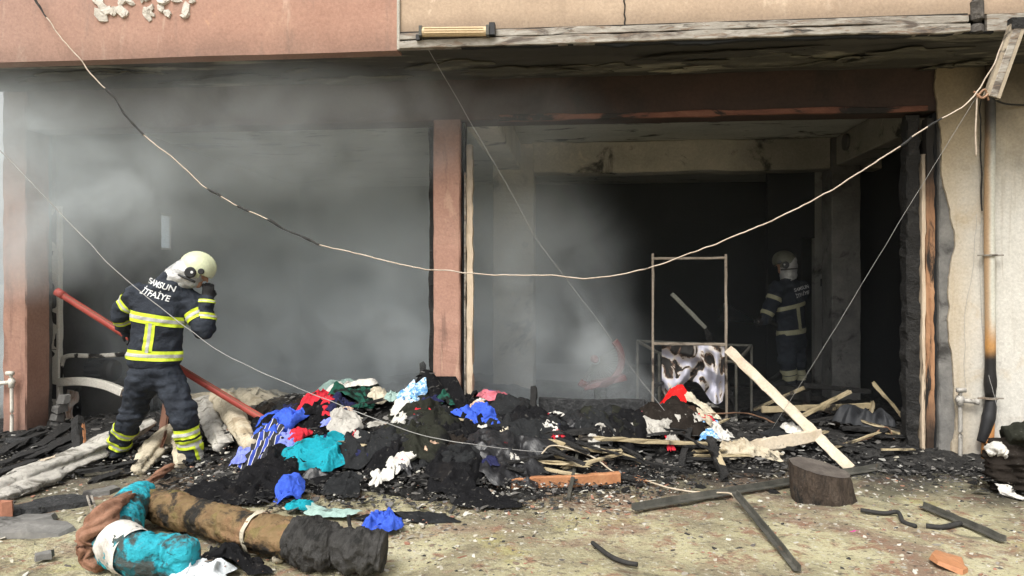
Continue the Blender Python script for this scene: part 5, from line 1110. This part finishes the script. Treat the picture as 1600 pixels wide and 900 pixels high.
# --- stump
sc_ = PZ(1290, 778, 0); rs = .5 * 96 * float((sc_ - CAM) @ FWD) / FPX
st_ = thing('tree_stump', sc_, 'sawn tree stump used as a chopping block, soot-stained, on the open ground', 'stump')
k = 48; n = 16; a = np.arange(k) * 2 * np.pi / k; V = []
for i in range(n):
    f = i / (n - 1); r = rs * (1.0 - .10 * f) * (1 + .15 * vnoise(np.stack([np.cos(a) * 1.6, np.sin(a) * 1.6, a * 0 + f * .8], -1), 5) + .05 * ridge(np.stack([np.cos(a) * 6, np.sin(a) * 6, a * 0 + f], -1), 8, 2)); tilt = .10
    z = -.02 + f * .235 + f * (np.cos(a) * -.035 + np.sin(a) * .02)
    V.append(np.stack([sc_[0] + np.cos(a) * r - .05 * f, sc_[1] + np.sin(a) * r * .85, z], 1))
V = np.concatenate(V); F = [(i * k + j, i * k + (j + 1) % k, (i + 1) * k + (j + 1) % k, (i + 1) * k + j) for i in range(n - 1) for j in range(k)]
mk('bark', V, F, mat('stump_bark', [(.2, (.025, .019, .015)), (.5, (.065, .048, .036)), (.8, (.115, .088, .066))], 10, rough=.9, bump=1.0, bscale=34, bdist=.03, stretch=(2, 2, .7), layers=[((.02, .018, .016), 4, .55, .66, 3)]), st_)
top = V[-k:]; c_ = top.mean(0); rings = [c_ + (top - c_) * f + np.array([0, 0, .004 * math.sin(f * 9)]) for f in (.998, .7, .4, .1)]
mk('sawn_face', np.vstack(rings), [(i * k + j, i * k + (j + 1) % k, (i + 1) * k + (j + 1) % k, (i + 1) * k + j) for i in range(3) for j in range(k)] + [tuple(3 * k + j for j in range(k))], mat('stump_top', [(.2, (.05, .043, .038)), (.5, (.10, .085, .073)), (.8, (.16, .14, .12))], 9, rough=.9, bump=.7, bscale=60), st_)
# --- bars on the ground
def bar(a, b, w, h, m, name, label, cat, group=None, **kw): return mk(name, *plank(a, b, w, h, **kw), m, label=label, cat=cat, group=group)
def angle_bar(a, b, s, m, name, label):
    mk(name, *sweep(np.linspace(a, b, 14) + np.stack([np.zeros(14), np.zeros(14), fbm(np.stack([np.arange(14) * .4] * 3, -1), 3, 2) * .004], 1), np.array([(-s, 0), (s, 0), (s, .006), (-s + .012, .006), (-s + .006, s * 1.6), (-s, s * 1.6)])), m, label=label, cat='metal bar')
angle_bar(PZ(990, 797, .01), PZ(1378, 732, .02), .025, M_steel, 'angle_bar', 'long sooty angle iron on the ground running behind the stump')
angle_bar(PZ(1148, 772, .06), PZ(1246, 892, .01), .019, M_steel, 'angle_bar', 'rusty angle iron crossing under the long one towards the open ground')
angle_bar(PZ(1440, 792, .01), PZ(1568, 846, .01), .021, M_steel, 'angle_bar', 'short black angle iron on the bare ground near the white wall')
wire(None, .014, M_ins, 'curved black pipe piece beside the stump', 30, .004, 'bent_pipe', raw=[PZ(1345, 798, .015), PZ(1380, 802, .015), PZ(1402, 800, .03), PZ(1412, 815, .015), PZ(1432, 823, .015)])
wire(None, .017, M_ins, 'curved grey conduit piece under the short angle iron', 30, .004, 'bent_conduit', raw=[PZ(1447, 822, .015), PZ(1470, 824, .015), PZ(1500, 818, .015)])
wire(None, .013, M_ins, 'black curved stick alone on the sandy ground', 30, .004, 'bent_stick', raw=[PZ(926, 848, .012), PZ(948, 866, .012), PZ(975, 878, .012), PZ(996, 882, .012)])
wire(None, .006, M_pale, 'white stripped cable lying across the long angle iron', 40, .006, 'stripped_cable', raw=[PZ(1010, 752, .012), PZ(1050, 764, .012), PZ(1100, 770, .012), PZ(1138, 770, .05), PZ(1150, 782, .03), PZ(1165, 794, .012)])
wire(None, .006, M_pale, 'white cable looped over the black stick before the orange plank', 60, .006, 'white_cable', raw=[G(846, 716, .03), G(862, 711, .07), G(900, 716, .06), G(930, 728, .06), PZ(965, 742, .05), PZ(1000, 752, .012)])
V, F = shard(PZ(1480, 880, .0), .12, .03, 77, (.1, .25, .2), k=9, aspect=1.0); mk('wood_chip', V * (1, 1, 1), F, M_orange, label='curled orange-brown bark chip on the sandy ground', cat='wood chip')
# --- boards and planks of the right bay
da, db = PT(1138, 546, 6.85), PZ(1330, 733, .02)
bar(da, db, .085, .03, M_pale, 'fallen_board', 'long pale board fallen diagonally from the metal rack to the ground', 'board', up=(-.3, -1, .3), n=30, rough=.004)
bar(da + (.015, .03, -.06), db + (-.03, .03, -.0), .03, .06, M_pale, 'board_lining', 'thin white lining strip along the underside of the long fallen board', 'board', up=(-.3, -1, .3), n=24)
ba_, bb_ = PT(1128, 706, 6.15), PT(1284, 680, 6.12)
bar(ba_, bb_, .03, .10, M_pale, 'white_board', 'white scorched board lying under the diagonal one', 'board', n=20, rough=.006)
bar(ba_ + (.2, .02, -.05), bb_ + (-.25, .05, -.09), .02, .06, M_pale, 'white_trim', 'white trim strip below the scorched white board', 'board', n=14)
bar(G(1172, 646, .02), PT(1256, 606, 7.7), .05, .04, M_yelw, 'yellowed_lath', 'yellowed lath crossing behind the diagonal board', 'board')
bar(PT(1250, 652, 7.0), PT(1328, 612, 7.1), .055, .03, M_yelw, 'yellowed_batten', 'yellowed batten rising right of the diagonal board', 'board', n=16)
bar(PT(1190, 640, 7.2), PT(1366, 634, 7.2), .035, .06, M_yelw, 'level_batten', 'level yellowed batten behind the diagonal board', 'board', n=18)
bar(PT(1364, 628, 7.18), PT(1356, 668, 7.15), .025, .06, M_yelw, 'broken_stub', 'broken board stub hanging from the end of the level batten', 'board', up=(0, 1, 0), ragged=.04, n=8)
bar(PT(1364, 598, 7.0), PT(1412, 654, 6.9), .028, .03, M_yelw, 'splintered_stick', 'splintered pale stick poking out before the charred jamb', 'stick', n=12, ragged=.03, rough=.012)
bar(PT(1258, 602, 8.0), PT(1362, 612, 7.6), .04, .05, M_char, 'charred_batten', 'charred batten above the level yellowed one', 'board', n=16)
cloth(1352, 672, 90, 50, mat('sack_black', [(.3, (.014, .015, .017)), (.7, (.034, .036, .04))], 5, rough=.6, bump=.4), 'black_sack', 'big black sack slumped beside the charred jamb', 'sack', at=(*PT(1352, 680, 6.75)[:2], .3), n=46, k=(1.2, 1.2), fold=.11, freq=3, irregular=.15)
wire(None, .005, M_copper, 'thin bare twig-like wire in front of the black sack', 40, .01, 'loose_wire', raw=[G(1290, 700, .03), G(1350, 694, .04), PT(1385, 668, 6.5), PT(1400, 690, 6.5), G(1420, 690, .04)])
wire(None, .007, M_copper, 'copper-coloured rod lying level before the dark coat', 40, .004, 'copper_rod', raw=[G(1005, 654, .05), G(1060, 656, .05), G(1120, 655, .05), G(1170, 654, .05), G(1215, 668, .03)])
# charred board, post and planks of the middle
p0, p1 = PT(842, 636, 6.62), PT(1008, 640, 6.5)
M_chb = mat('charcoal_alligatored', [(.2, (.012, .012, .013)), (.5, (.035, .036, .037)), (.8, (.10, .10, .10))], 26, rough=.75, bump=1.0, bscale=60, bdist=.02, spec=.4, layers=[((.22, .21, .20), 16, .66, .72, 4, .7)])
mk('charred_board', *plank(p0, p1, .05, .17, n=26, rough=.006, seed=4, ragged=.01), M_chb, label='long alligatored charcoal board standing on edge in the ashes', cat='board')
V, F = plank(G(832, 662, -.03), PT(834, 606, 6.6), .055, .05, up=(0, 1, 0), n=14, rough=.012, seed=6, ragged=.04); mk('charred_post', V, F, M_char, label='short charred post upright at the end of the charcoal board', cat='post')
V, F = plank(G(662, 640, -.03), PT(661, 570, 7.4), .05, .05, up=(0, 1, 0), n=14, rough=.01, seed=7, ragged=.02); mk('charred_stake', V, F, M_char, label='charred stake just left of the middle pillar', cat='post')
bar(G(905, 694, .05), G(1108, 704, .05), .06, .03, M_yelw, 'white_edged_plank', 'pale-edged scorched plank lying level across the ashes', 'board', n=22, rough=.006)
bar(G(870, 704, .03), G(965, 712, .03), .09, .025, M_yelw, 'split_plank', 'split yellowed plank under the black stick', 'board', n=16, rough=.008, ragged=.05)
bar(PZ(798, 757, .05), PZ(968, 746, .05), .05, .085, M_orange, 'orange_plank', 'orange-brown plank on edge at the foot of the plastic bag', 'board', n=24, rough=.005, seed=3)
bar(PZ(955, 742, .03), PZ(1005, 752, .01), .06, .03, M_orange, 'splintered_plank', 'splintered end of wood past the orange plank', 'board', n=12, rough=.01, ragged=.08)
mk('black_stick', *plank(PZ(888, 780, .0), PT(905, 692, 6.0), .028, .03, up=(0, 1, 0), n=14, rough=.005, seed=12), M_steel, label='dark stick leaning over the orange plank', cat='stick')
V, F = plank(G(1108, 698, .06), G(1132, 752, .05), .07, .06, n=14, rough=.016, seed=13, ragged=.04); mk('burnt_log', V, F, M_char, label='burnt log lying end-on before the scorched white board', cat='log')
mk('log_core', *plank(G(1114, 712, .08), G(1128, 744, .07), .05, .04, n=10, rough=.012, seed=15, ragged=.03), M_yelw, label='split pale heartwood beside the burnt log', cat='log')
# --- metal rack and trestle behind it
rk = thing('metal_rack', (*PT(1080, 640, 6.9)[:2], 0), 'tall scorched metal clothes rack frame in the right bay', 'rack')
q = lambda u, v: PT(u, v, 6.9)
for nm, a_, b_, s_ in (('upright', q(1020, 640), q(1020, 396), .022), ('upright', q(1135, 645), q(1134, 397), .024), ('top_rail', q(1021, 404), q(1134, 403), .022), ('middle_rail', q(1021, 537), q(1134, 538), .024)):
    mk(nm, *plank(a_, b_, s_, s_, up=(0, 1, 0), n=16, rough=.007, seed=int(a_[2] * 50)), M_rack, rk)
for a_ in (q(1020, 640), q(1135, 645)): mk('foot', *plank(a_ - (0, .0, .0), a_ * (1, 1, 0) + (0, 0, -.0), .022, .022, up=(0, 1, 0), n=4, rough=0), M_rack, rk)
tr_ = thing('trestle_table', (*PT(1085, 600, 7.5)[:2], 0), 'thin grey metal table frame standing behind the clothes rack', 'table')
q = lambda u, v, t: PT(u, v, t)
A1, B1, A2, B2 = q(996, 533, 7.7), q(1174, 540, 7.7), q(1030, 552, 7.2), q(1150, 566, 7.2)
for a_, b_ in ((A1, B1), (A2, B2), (A1, A2), (B1, B2)): mk('rail', *plank(a_, b_, .025, .025, n=6, rough=.001), M_steel, tr_)
for a_ in (A1, B1, A2, B2): mk('leg', *plank(a_, a_ * (1, 1, 0), .025, .025, up=(0, 1, 0), n=6, rough=.001), M_steel, tr_)
# cow-like scorched sheet over the rack
n = 46; S_, T_ = np.meshgrid(np.linspace(0, 1, n), np.linspace(0, 1, n), indexing='ij')
uu = 1034 + S_ * 98; vv = 540 + T_ * (70 + 18 * np.sin(S_ * 9) + 10 * vnoise(np.stack([S_ * 6, S_ * 0, S_ * 0], -1), 3))
ws = np.stack([S_ * 4, T_ * 2, S_ * 0], -1); dep = 6.86 + .05 * np.sin(S_ * 26 + 2 * T_ + 2 * vnoise(ws, 3)) * (.3 + T_) + .05 * np.maximum(np.sin(T_ * 9 - S_ * 5), 0) + .05 * vnoise(ws * 2, 6)
V = CAM + (FWD + (uu - 800)[..., None] / FPX * RGT + (HORIZ - vv)[..., None] / FPX * UPV) * dep[..., None]
tt = NT('cloth_burn_holes'); tc = tt.new('ShaderNodeTexCoord'); nn = tt.noise(tc.outputs['Object'], 4.6, 4, .55, .6, 6)
tt.link(tt.ramp(nn, [(.46, (.42, .42, .49)), (.52, (.46, .42, .37)), (.55, (.10, .06, .04)), (.58, (.012, .011, .010))]), tt.b.inputs['Base Color']); tt.b.inputs['Roughness'].default_value = .9
mk('scorched_sheet', V, grid_faces(n, n), tt.m, smooth=True, label='white sheet with black burn patches hung over the metal rack', cat='clothing')
bar(PT(1022, 602, 6.9), PT(1060, 590, 6.9), .03, .035, M_char, 'charred_lath', 'charred lath slanting under the burn-patched sheet', 'board')
# stick leaning in the dark, wheel-like fan
mk('grey_stick', *plank(PT(1050, 459, 7.6), PT(1102, 512, 7.7), .04, .03, up=(0, 1, 0), n=12, rough=.006, seed=4), mat('stick_grey', [(.2, (.18, .18, .15)), (.8, (.32, .32, .27))], 6), label='pale grey stick jutting up inside the clothes rack', cat='stick')
V, F = plank(PT(1102, 512, 7.7), PT(1150, 640, 7.8), .05, .04, up=(0, 1, 0), n=12, rough=.02, seed=5); mk('burnt_stick', V, F, M_char, label='burnt black lower length below the pale grey stick', cat='stick')
fc = PT(930, 562, 7.4); fan = thing('fan', (fc[0], fc[1], fc[2] - .28), 'half-burnt fan with a red rim standing behind the charcoal board', 'fan')
M_redp = mat('fan_red', [(.2, (.06, .015, .015)), (.8, (.15, .032, .03))], 5, rough=.5, layers=[((.02, .018, .018), 4, .56, .64, 3)])
ring = [fc + RGT * .27 * math.cos(a) + UPV * .27 * math.sin(a) + FWD * .05 * math.cos(a) for a in np.linspace(-2.2, .75, 40)]
mk('rim', *sweep(ring, rect(.07, .03, .006), up=FWD), M_redp, fan, smooth=True)
for k in range(22):
    a = -2.1 + k * .125; mk('grille_wire', *tube([fc + (RGT * math.cos(a) + UPV * math.sin(a)) * .05, fc + (RGT * math.cos(a) + UPV * math.sin(a)) * .255 + FWD * .03], .003, 5), M_steel, fan)
mk('hub', *sweep([fc - FWD * .05, fc - FWD * .02, fc + FWD * .10], np.stack([circ(.02, 14), circ(.035, 14), circ(.04, 14)])), M_redp, fan)
mk('base', *plank(fc - UPV * .27 - RGT * .12, fc - UPV * .27 + RGT * .30 + UPV * .10, .16, .06, n=10, rough=.008), M_redp, fan)
mk('stand', *plank(fc - UPV * .55 + RGT * .05, fc - UPV * .28 + RGT * .05, .12, .08, up=(0, 1, 0), n=6), M_char, fan)
# --- charred bundle beside the white wall
bc = PZ(1592, 770, 0)
fab_sweep([bc + (-.02, .10, .36), bc + (-.03, .05, .22), bc + (-.02, .02, .03)], [.10, .15, .14], 'charred_bundle', FB['brown'], 'charred upright bundle wrapped in black cloth beside the white wall', 'bundle', lobes=5, twist=.2, flat=.9, n=60, seed=17, floor=False)
fab_sweep([bc + (-.08, .02, .40), bc + (.1, .0, .42), bc + (.34, .02, .36), bc + (.5, .05, .30)], [.09, .13, .14, .12], 'bundle_top', FB['olive'], 'sooty canvas folded over the top of the charred bundle', 'bundle', lobes=4, twist=.3, flat=.6, n=60, seed=19, floor=False)
for k in range(5): bar(bc + (.06 + .02 * k, -.02 + .01 * k, .30 - .035 * k), bc + (.62, .0 + .01 * k, .33 - .035 * k), .05, .022, M_orange if k % 2 else M_char, 'stacked_slat', 'brown slat stacked beside the charred bundle', 'board', 'slats by the charred bundle', n=10, rough=.005, seed=k)
fab_sweep([bc + (-.20, .04, .28), bc + (-.14, .02, .31), bc + (-.08, .0, .27)], [.05, .07, .05], 'white_tuft', FB['white'], 'white rag tucked between the drainpipe and the charred bundle', 'rag', n=24, k=20, floor=False)
fab_sweep([PZ(1540, 762, .02), PZ(1570, 770, .03), PZ(1600, 780, .02)], [.02, .03, .02], 'white_strip', FB['white'], 'white crumpled strip on the ground before the charred bundle', 'rag', n=40, k=20, flat=.5)
# --- charred boards at the left by the pillar
rl = random.Random(3)
for k, (u0, v0, u1, v1, w) in enumerate([(-5, 712, 62, 684, .10), (0, 730, 70, 706, .08), (40, 720, 118, 690, .14), (62, 700, 110, 668, .10), (85, 706, 150, 690, .09), (-5, 745, 50, 728, .09), (120, 742, 210, 728, .08), (140, 755, 190, 745, .10), (20, 690, 60, 676, .06), (150, 700, 175, 676, .07)]):
    mk('charred_plank', *plank(G(u0, v0, .02), G(u1, v1, .035), w, .03, n=12, rough=.012, seed=60 + k, ragged=.05), M_char, label=('wide' if w > .095 else 'narrow') + ' charred plank in the ash by ' + ('the white door frame' if u1 > 105 else 'the corner pillar'), cat='board', group='charred planks by the left pillar')
V, F = plank(G(124, 716, -.03), PT(122, 655, 6.35), .085, .07, up=(0, 1, 0), n=14, rough=.02, seed=33, ragged=.03); mk('burnt_post', V, F, M_char, label='burnt post stub standing before the white door frame', cat='post')
mk('post_splinter', *plank(G(136, 722, -.01), PT(128, 660, 6.3), .02, .025, up=(0, 1, 0), n=10, rough=.006), M_orange, label='brown splinter beside the burnt post stub', cat='stick')
mk('pale_lath', *plank(G(66, 727, .03), G(106, 716, .04), .05, .018, n=12, rough=.006), M_pale, label='short pale lath with holes among the charred planks', cat='board')
for k, (u, v, r) in enumerate([(40, 828, .15), (64, 796, .13), (50, 800, .10), (30, 820, .14), (12, 806, .10), (96, 790, .14), (160, 772, .10), (36, 690, .12)]):
    V, F = shard(G(u, v, .0), r, .035, 800 + k, (.05, .05, k * 1.3), k=9, aspect=1.4 if k else 1.8); mk('broken_slate', V, F, M_chb if k % 3 else M_concg, label=('black scorched' if k % 3 else 'grey concrete') + (' large' if r > .135 else ' small') + ' broken slab on the ground by ' + near_mark(u, v - 6), cat='slab', group='broken slabs at the left')
mk('clay_lump', *shard(PZ(2, 806, 0), .09, .09, 833, (0, 0, 1), k=9), mat('clay_red', (.36, .16, .10), 8), label='reddish broken brick lump beside the dark slabs', cat='brick')
V, F = shard(PZ(70, 872, 0), .05, .035, 834, (0, 0, 1), k=9); mk('grey_pebble', V, F, M_concg, label='grey flat stone alone on the foreground ground', cat='stone')
for k in range(2): bar(PZ(136 + 7 * k, 775, .05), PZ(146 + 8 * k, 808, .01), .012, .012, M_rail, 'metal_prong', 'thin pale metal prong beside the brown strap', 'metal bar', 'pair of metal prongs', n=6, rough=0)
wire(None, .012, M_ins, 'burnt upright stub standing on the ground near the blue cloth', 10, .003, 'burnt_stub', raw=[PZ(548, 826, 0), PZ(548, 826, 0) + (-.01, 0, .04), PZ(548, 826, 0) + (-.015, 0, .085)])

# burnt laths and splinters tangled over the heap
rs_ = random.Random(21)
for k in range(78):
    if k >= 46: u, v = (rs_.uniform(1140, 1440), rs_.uniform(640, 712)) if k < 66 else (rs_.uniform(770, 1000), rs_.uniform(645, 690))
    elif k < 30: u, v = rs_.uniform(810, 1130), rs_.uniform(664, 738)
    elif k < 38: u, v = rs_.uniform(1130, 1440), rs_.uniform(650, 712)
    else: u, v = rs_.uniform(420, 800), rs_.uniform(640, 760)
    a_ = hit(u, v); an = rs_.gauss(0, .5); L = rs_.uniform(.15, .55); b_ = a_ + np.array([math.cos(an) * L, math.sin(an) * L, 0]); b_[2] = max(float(hat(b_[0], b_[1])), a_[2] - .1) + rs_.uniform(0, .07)
    m_, w_ = (M_char, 'charred black') if rs_.random() < .72 else (M_yelw, 'half-burnt yellowish')
    mk('burnt_lath', *plank(a_ + (0, 0, .02), b_ + np.array([0, 0, .02]), rs_.uniform(.018, .05) * (1.6 if k > 60 else 1), rs_.uniform(.012, .025) * (1.8 if k > 60 else 1), n=10, rough=.008, seed=700 + k, ragged=.04), m_, label=w_ + (' long' if L > .35 else ' short') + ' lath lying on the ashes by ' + near_mark(u, v), cat='lath', group='burnt laths on the heap')
# ------------------------------------------------------------------ loose rubble: the larger chips singly, the rest as stuff
def chip_mesh(seed, k=6):
    return shard((0, 0, 0), 1.0, .55, seed, (0, 0, 0), k=k)
chipV = [chip_mesh(1000 + i, 5 + i % 3) for i in range(10)]
CH_C = [(.42, .39, .31), (.50, .47, .40), (.20, .15, .11), (.30, .15, .10), (.10, .09, .08), (.03, .028, .026), (.50, .48, .42), (.26, .24, .20)]
tt = NT('rubble_mixed'); g = tt.new('ShaderNodeNewGeometry'); rp = tt.new('ShaderNodeValToRGB'); rp.color_ramp.interpolation = 'CONSTANT'; e = rp.color_ramp.elements
while len(e) < len(CH_C): e.new(.5)
for i, (q, c_) in enumerate(zip(e, CH_C)): q.position = i / len(CH_C); q.color = (*c_, 1)
tt.link(g.outputs['Random Per Island'], rp.inputs[0]); tt.link(rp.outputs[0], tt.b.inputs['Base Color']); tt.b.inputs['Roughness'].default_value = .95; M_mixed = tt.m
tt = NT('rubble_ash'); g = tt.new('ShaderNodeNewGeometry')
tt.link(tt.ramp(g.outputs['Random Per Island'], [(0, (.010, .010, .010)), (.55, (.03, .029, .027)), (.84, (.08, .075, .07)), (.94, (.20, .19, .175)), (1, (.42, .41, .38))]), tt.b.inputs['Base Color']); tt.b.inputs['Roughness'].default_value = .85; M_ashchip = tt.m
def scatter(N, place, size, flat, seed):
    q = np.random.default_rng(seed); pts = place(q, N); Vs, Fs, n = [], [], 0
    for i, p in enumerate(pts):
        V, F = chipV[i % 10]; s = size(q); a = q.random() * 6.28; tl = (q.random(2) - .5) * .8; c_, s_ = math.cos(a), math.sin(a)
        W = V * (s * (1 + q.random()), s, s * flat * (.5 + q.random())); W = np.stack([W[:, 0] * c_ - W[:, 1] * s_, W[:, 0] * s_ + W[:, 1] * c_, W[:, 2] + W[:, 0] * tl[0] + W[:, 1] * tl[1]], 1) + p
        Vs.append(W); Fs += [tuple(j + n for j in f) for f in F]; n += len(W)
    return np.concatenate(Vs), Fs
def yard(q, N):
    t = q.random(N); y = -6.2 + 5.6 * t ** .8; x = -5.6 + q.random(N) * 9.6
    cl = fbm(np.stack([x * 1.1, y * 1.1, x * 0], -1), 91, 3) + .6 * ss(-2.5, -.9, y) ; ok = cl > q.random(N) * 1.5 - .85
    x, y = x[ok], y[ok]; return np.stack([x, y, np.maximum(ground_z(x, y), hat(x, y)) - .002], 1)
V, F = scatter(26000, yard, lambda q: .003 + .013 * q.random() ** 3, .5, 5)
mk('gravel', V, F, M_mixed, kind='stuff', label='fine rubble and gravel strewn over the sandy ground', loc=(0, 0, 0))
def heap(q, N):
    x = -5.6 + q.random(N) * 9.3; y = -1.9 + q.random(N) * 3.6; h = hat(x, y); ok = (h > .012); x, y, h = x[ok], y[ok], h[ok]; return np.stack([x, y, h - .001], 1)
V, F = scatter(16000, heap, lambda q: .005 + .030 * q.random() ** 4, .35, 6)
mk('ash_flakes', V, F, M_ashchip, kind='stuff', label='charred flakes and pale ash crumbs over the heap and its edge', loc=(0, 0, 0))
def fringe(q, N):
    x = -5.6 + q.random(N) * 9.4; e_ = np.interp(x, *zip(*ext)); y = e_ - np.abs(q.normal(0, .32, N)) + .15; return np.stack([x, y, np.maximum(ground_z(x, y), hat(x, y)) - .002], 1)
V, F = scatter(9000, fringe, lambda q: .003 + .015 * q.random() ** 3, .4, 8)
mk('ash_fringe', V, F, M_ashchip, kind='stuff', label='black crumbs and ash scattered before the shop front', loc=(0, 0, 0))
# single chips
CHM = [mat('chip_%d' % i, c_, 12, rough=.95, bump=.5) for i, c_ in enumerate(CH_C)]
rc = random.Random(9)
shared = {}
def chip_obj(p, s, mi, ci, name, label, cat, group, flat=.5):
    key = (ci, mi)
    if key not in shared:
        V, F = chipV[ci]; me = bpy.data.meshes.new(name); me.from_pydata(V.tolist(), [], [tuple(f) for f in F]); me.materials.append(CHM[mi] if name != 'charcoal_chunk' else M_char); shared[key] = me
    o = bpy.data.objects.new(name, shared[key]); col.objects.link(o); o.location = Vector(p); o.scale = (s * rc.uniform(.8, 1.7), s, s * flat * rc.uniform(.6, 1.4)); o.rotation_euler = (rc.uniform(-.4, .4), rc.uniform(-.4, .4), rc.uniform(0, 6.28))
    tag(o, label, cat, group)
for k in range(90):
    u, v = rc.uniform(0, 1600), rc.uniform(748, 898); p = PZ(u, v); p[2] = max(float(ground_z(p[0], p[1])), float(hat(p[0], p[1]))) - .004
    mi = rc.choice([0, 0, 1, 6, 3, 7, 7, 2]); chip_obj(p, rc.choice([.008, .01, .012, .014, .022]), mi, rc.randrange(10), 'rubble_chip', 'loose rubble chip on the ground by ' + near_mark(u, v), 'rubble', 'rubble chips on the ground')
for k in range(90):
    u = rc.uniform(0, 1560); v = rc.uniform(690, 772); p = hit(u, v); chip_obj(p - (0, 0, .006), rc.uniform(.02, .055), 5, rc.randrange(10), 'charcoal_chunk', 'black charcoal chunk lying by ' + near_mark(u, v), 'charcoal', 'charcoal chunks along the heap edge', .6)
for k in range(60):
    u = rc.uniform(430, 1450); v = rc.uniform(645, 735); p = hit(u, v); chip_obj(p - (0, 0, .004), rc.uniform(.012, .03), rc.choice([1, 6, 6, 0]), rc.randrange(10), 'plaster_chip', 'pale plaster chip in the ashes by ' + near_mark(u, v), 'plaster', 'plaster chips in the heap', .4)
M_pinkc = mat('petal_pink', (.62, .05, .30), 12, rough=.8, bump=0)
for k in range(16):
    p = PZ(1290 + (k % 2) * 40 + rc.gauss(8, 10), 829 + rc.gauss(0, 3)); V, F = shard(p, rc.uniform(.008, .018), .003, 950 + k); mk('pink_shred', V, F, M_pinkc, label='magenta paper shred on the ground beyond the stump', cat='paper', group='magenta shreds')
# ------------------------------------------------------------------ smoke
sm = NT('smoke_volume'); sm.n.remove(sm.b)
so = [x for x in sm.n if x.type == 'OUTPUT_MATERIAL'][0]
g = sm.new('ShaderNodeNewGeometry'); sx = sm.new('ShaderNodeSeparateXYZ'); sm.link(g.outputs['Position'], sx.inputs[0])
X_, Y_, Z_ = sx.outputs
wob = sm.noise(g.outputs['Position'], .55, 2, .5, .4, 5)
wobc = sm.math('MULTIPLY', sm.math('SUBTRACT', wob, .5), 2.6)
Xw = sm.math('ADD', X_, wobc); Yw = sm.math('ADD', Y_, sm.math('MULTIPLY', wobc, .5))
# fills the left bay, thins out across the right one
fx = sm.smooth(sm.math('MULTIPLY', sm.math('ADD', Xw, sm.math('MULTIPLY', Z_, .25)), -1), -.75, 1.9)
fy = sm.smooth(sm.math('ADD', Yw, sm.math('MULTIPLY', sm.math('SUBTRACT', Z_, 2.6), .26)), -.15, 1.2)
body = sm.math('MULTIPLY', sm.math('MULTIPLY', fx, fy), sm.math('SUBTRACT', 1.0, sm.math('MULTIPLY', sm.smooth(Z_, 2.3, 3.2), .65)))
def blob(cx, cy_, cz, rx, ry, rz):
    q = [sm.math('POWER', sm.math('DIVIDE', sm.math('SUBTRACT', a, c), r), 2.0) for a, c, r in ((Xw, cx, rx), (Yw, cy_, ry), (Z_, cz, rz))]
    s_ = sm.math('ADD', sm.math('ADD', q[0], q[1]), q[2])
    return sm.smooth(sm.math('MULTIPLY', s_, -1), -1.0, 0.0)
front = blob(-4.9, -.45, 2.35, 2.1, 1.0, 1.25)       # rolls out under the slab on the left
plume = blob(.05, .25, .75, .38, .45, .75)           # a wisp from the smouldering heap
lid = blob(-3.3, -.35, 2.85, 3.9, .85, .75)        # creeps along under the soffit
mid = blob(-.6, .7, 1.3, 1.5, .9, 1.5)
tot = sm.math('ADD', sm.math('ADD', sm.math('MULTIPLY', body, .80), sm.math('MULTIPLY', front, .85)), sm.math('ADD', sm.math('MULTIPLY', plume, 1.0), sm.math('ADD', sm.math('MULTIPLY', mid, .45), sm.math('MULTIPLY', lid, .42))))
veil = sm.math('MULTIPLY', sm.smooth(Y_, .3, 1.6), .010)   # thin haze through the whole room
curl = sm.noise(g.outputs['Position'], 1.35, 4, .6, 1.2, 2)
tot = sm.math('ADD', veil, sm.math('MULTIPLY', tot, sm.smooth(curl, .26, .68)))
pv = sm.new('ShaderNodeVolumePrincipled')
pv.inputs['Color'].default_value = (.90, .965, .99, 1)
pv.inputs['Anisotropy'].default_value = -.25
sm.link(tot, pv.inputs['Density']); sm.link(pv.outputs[0], so.inputs['Volume'])
smoke = mk('smoke', *aabox(-7.2, 3.7, -1.55, 7.15, .0, 3.45), sm.m, kind='stuff', label='grey smoke drifting out of the left bay', loc=(0, 0, 0))
sm.m.cycles.volume_step_rate = 1.0
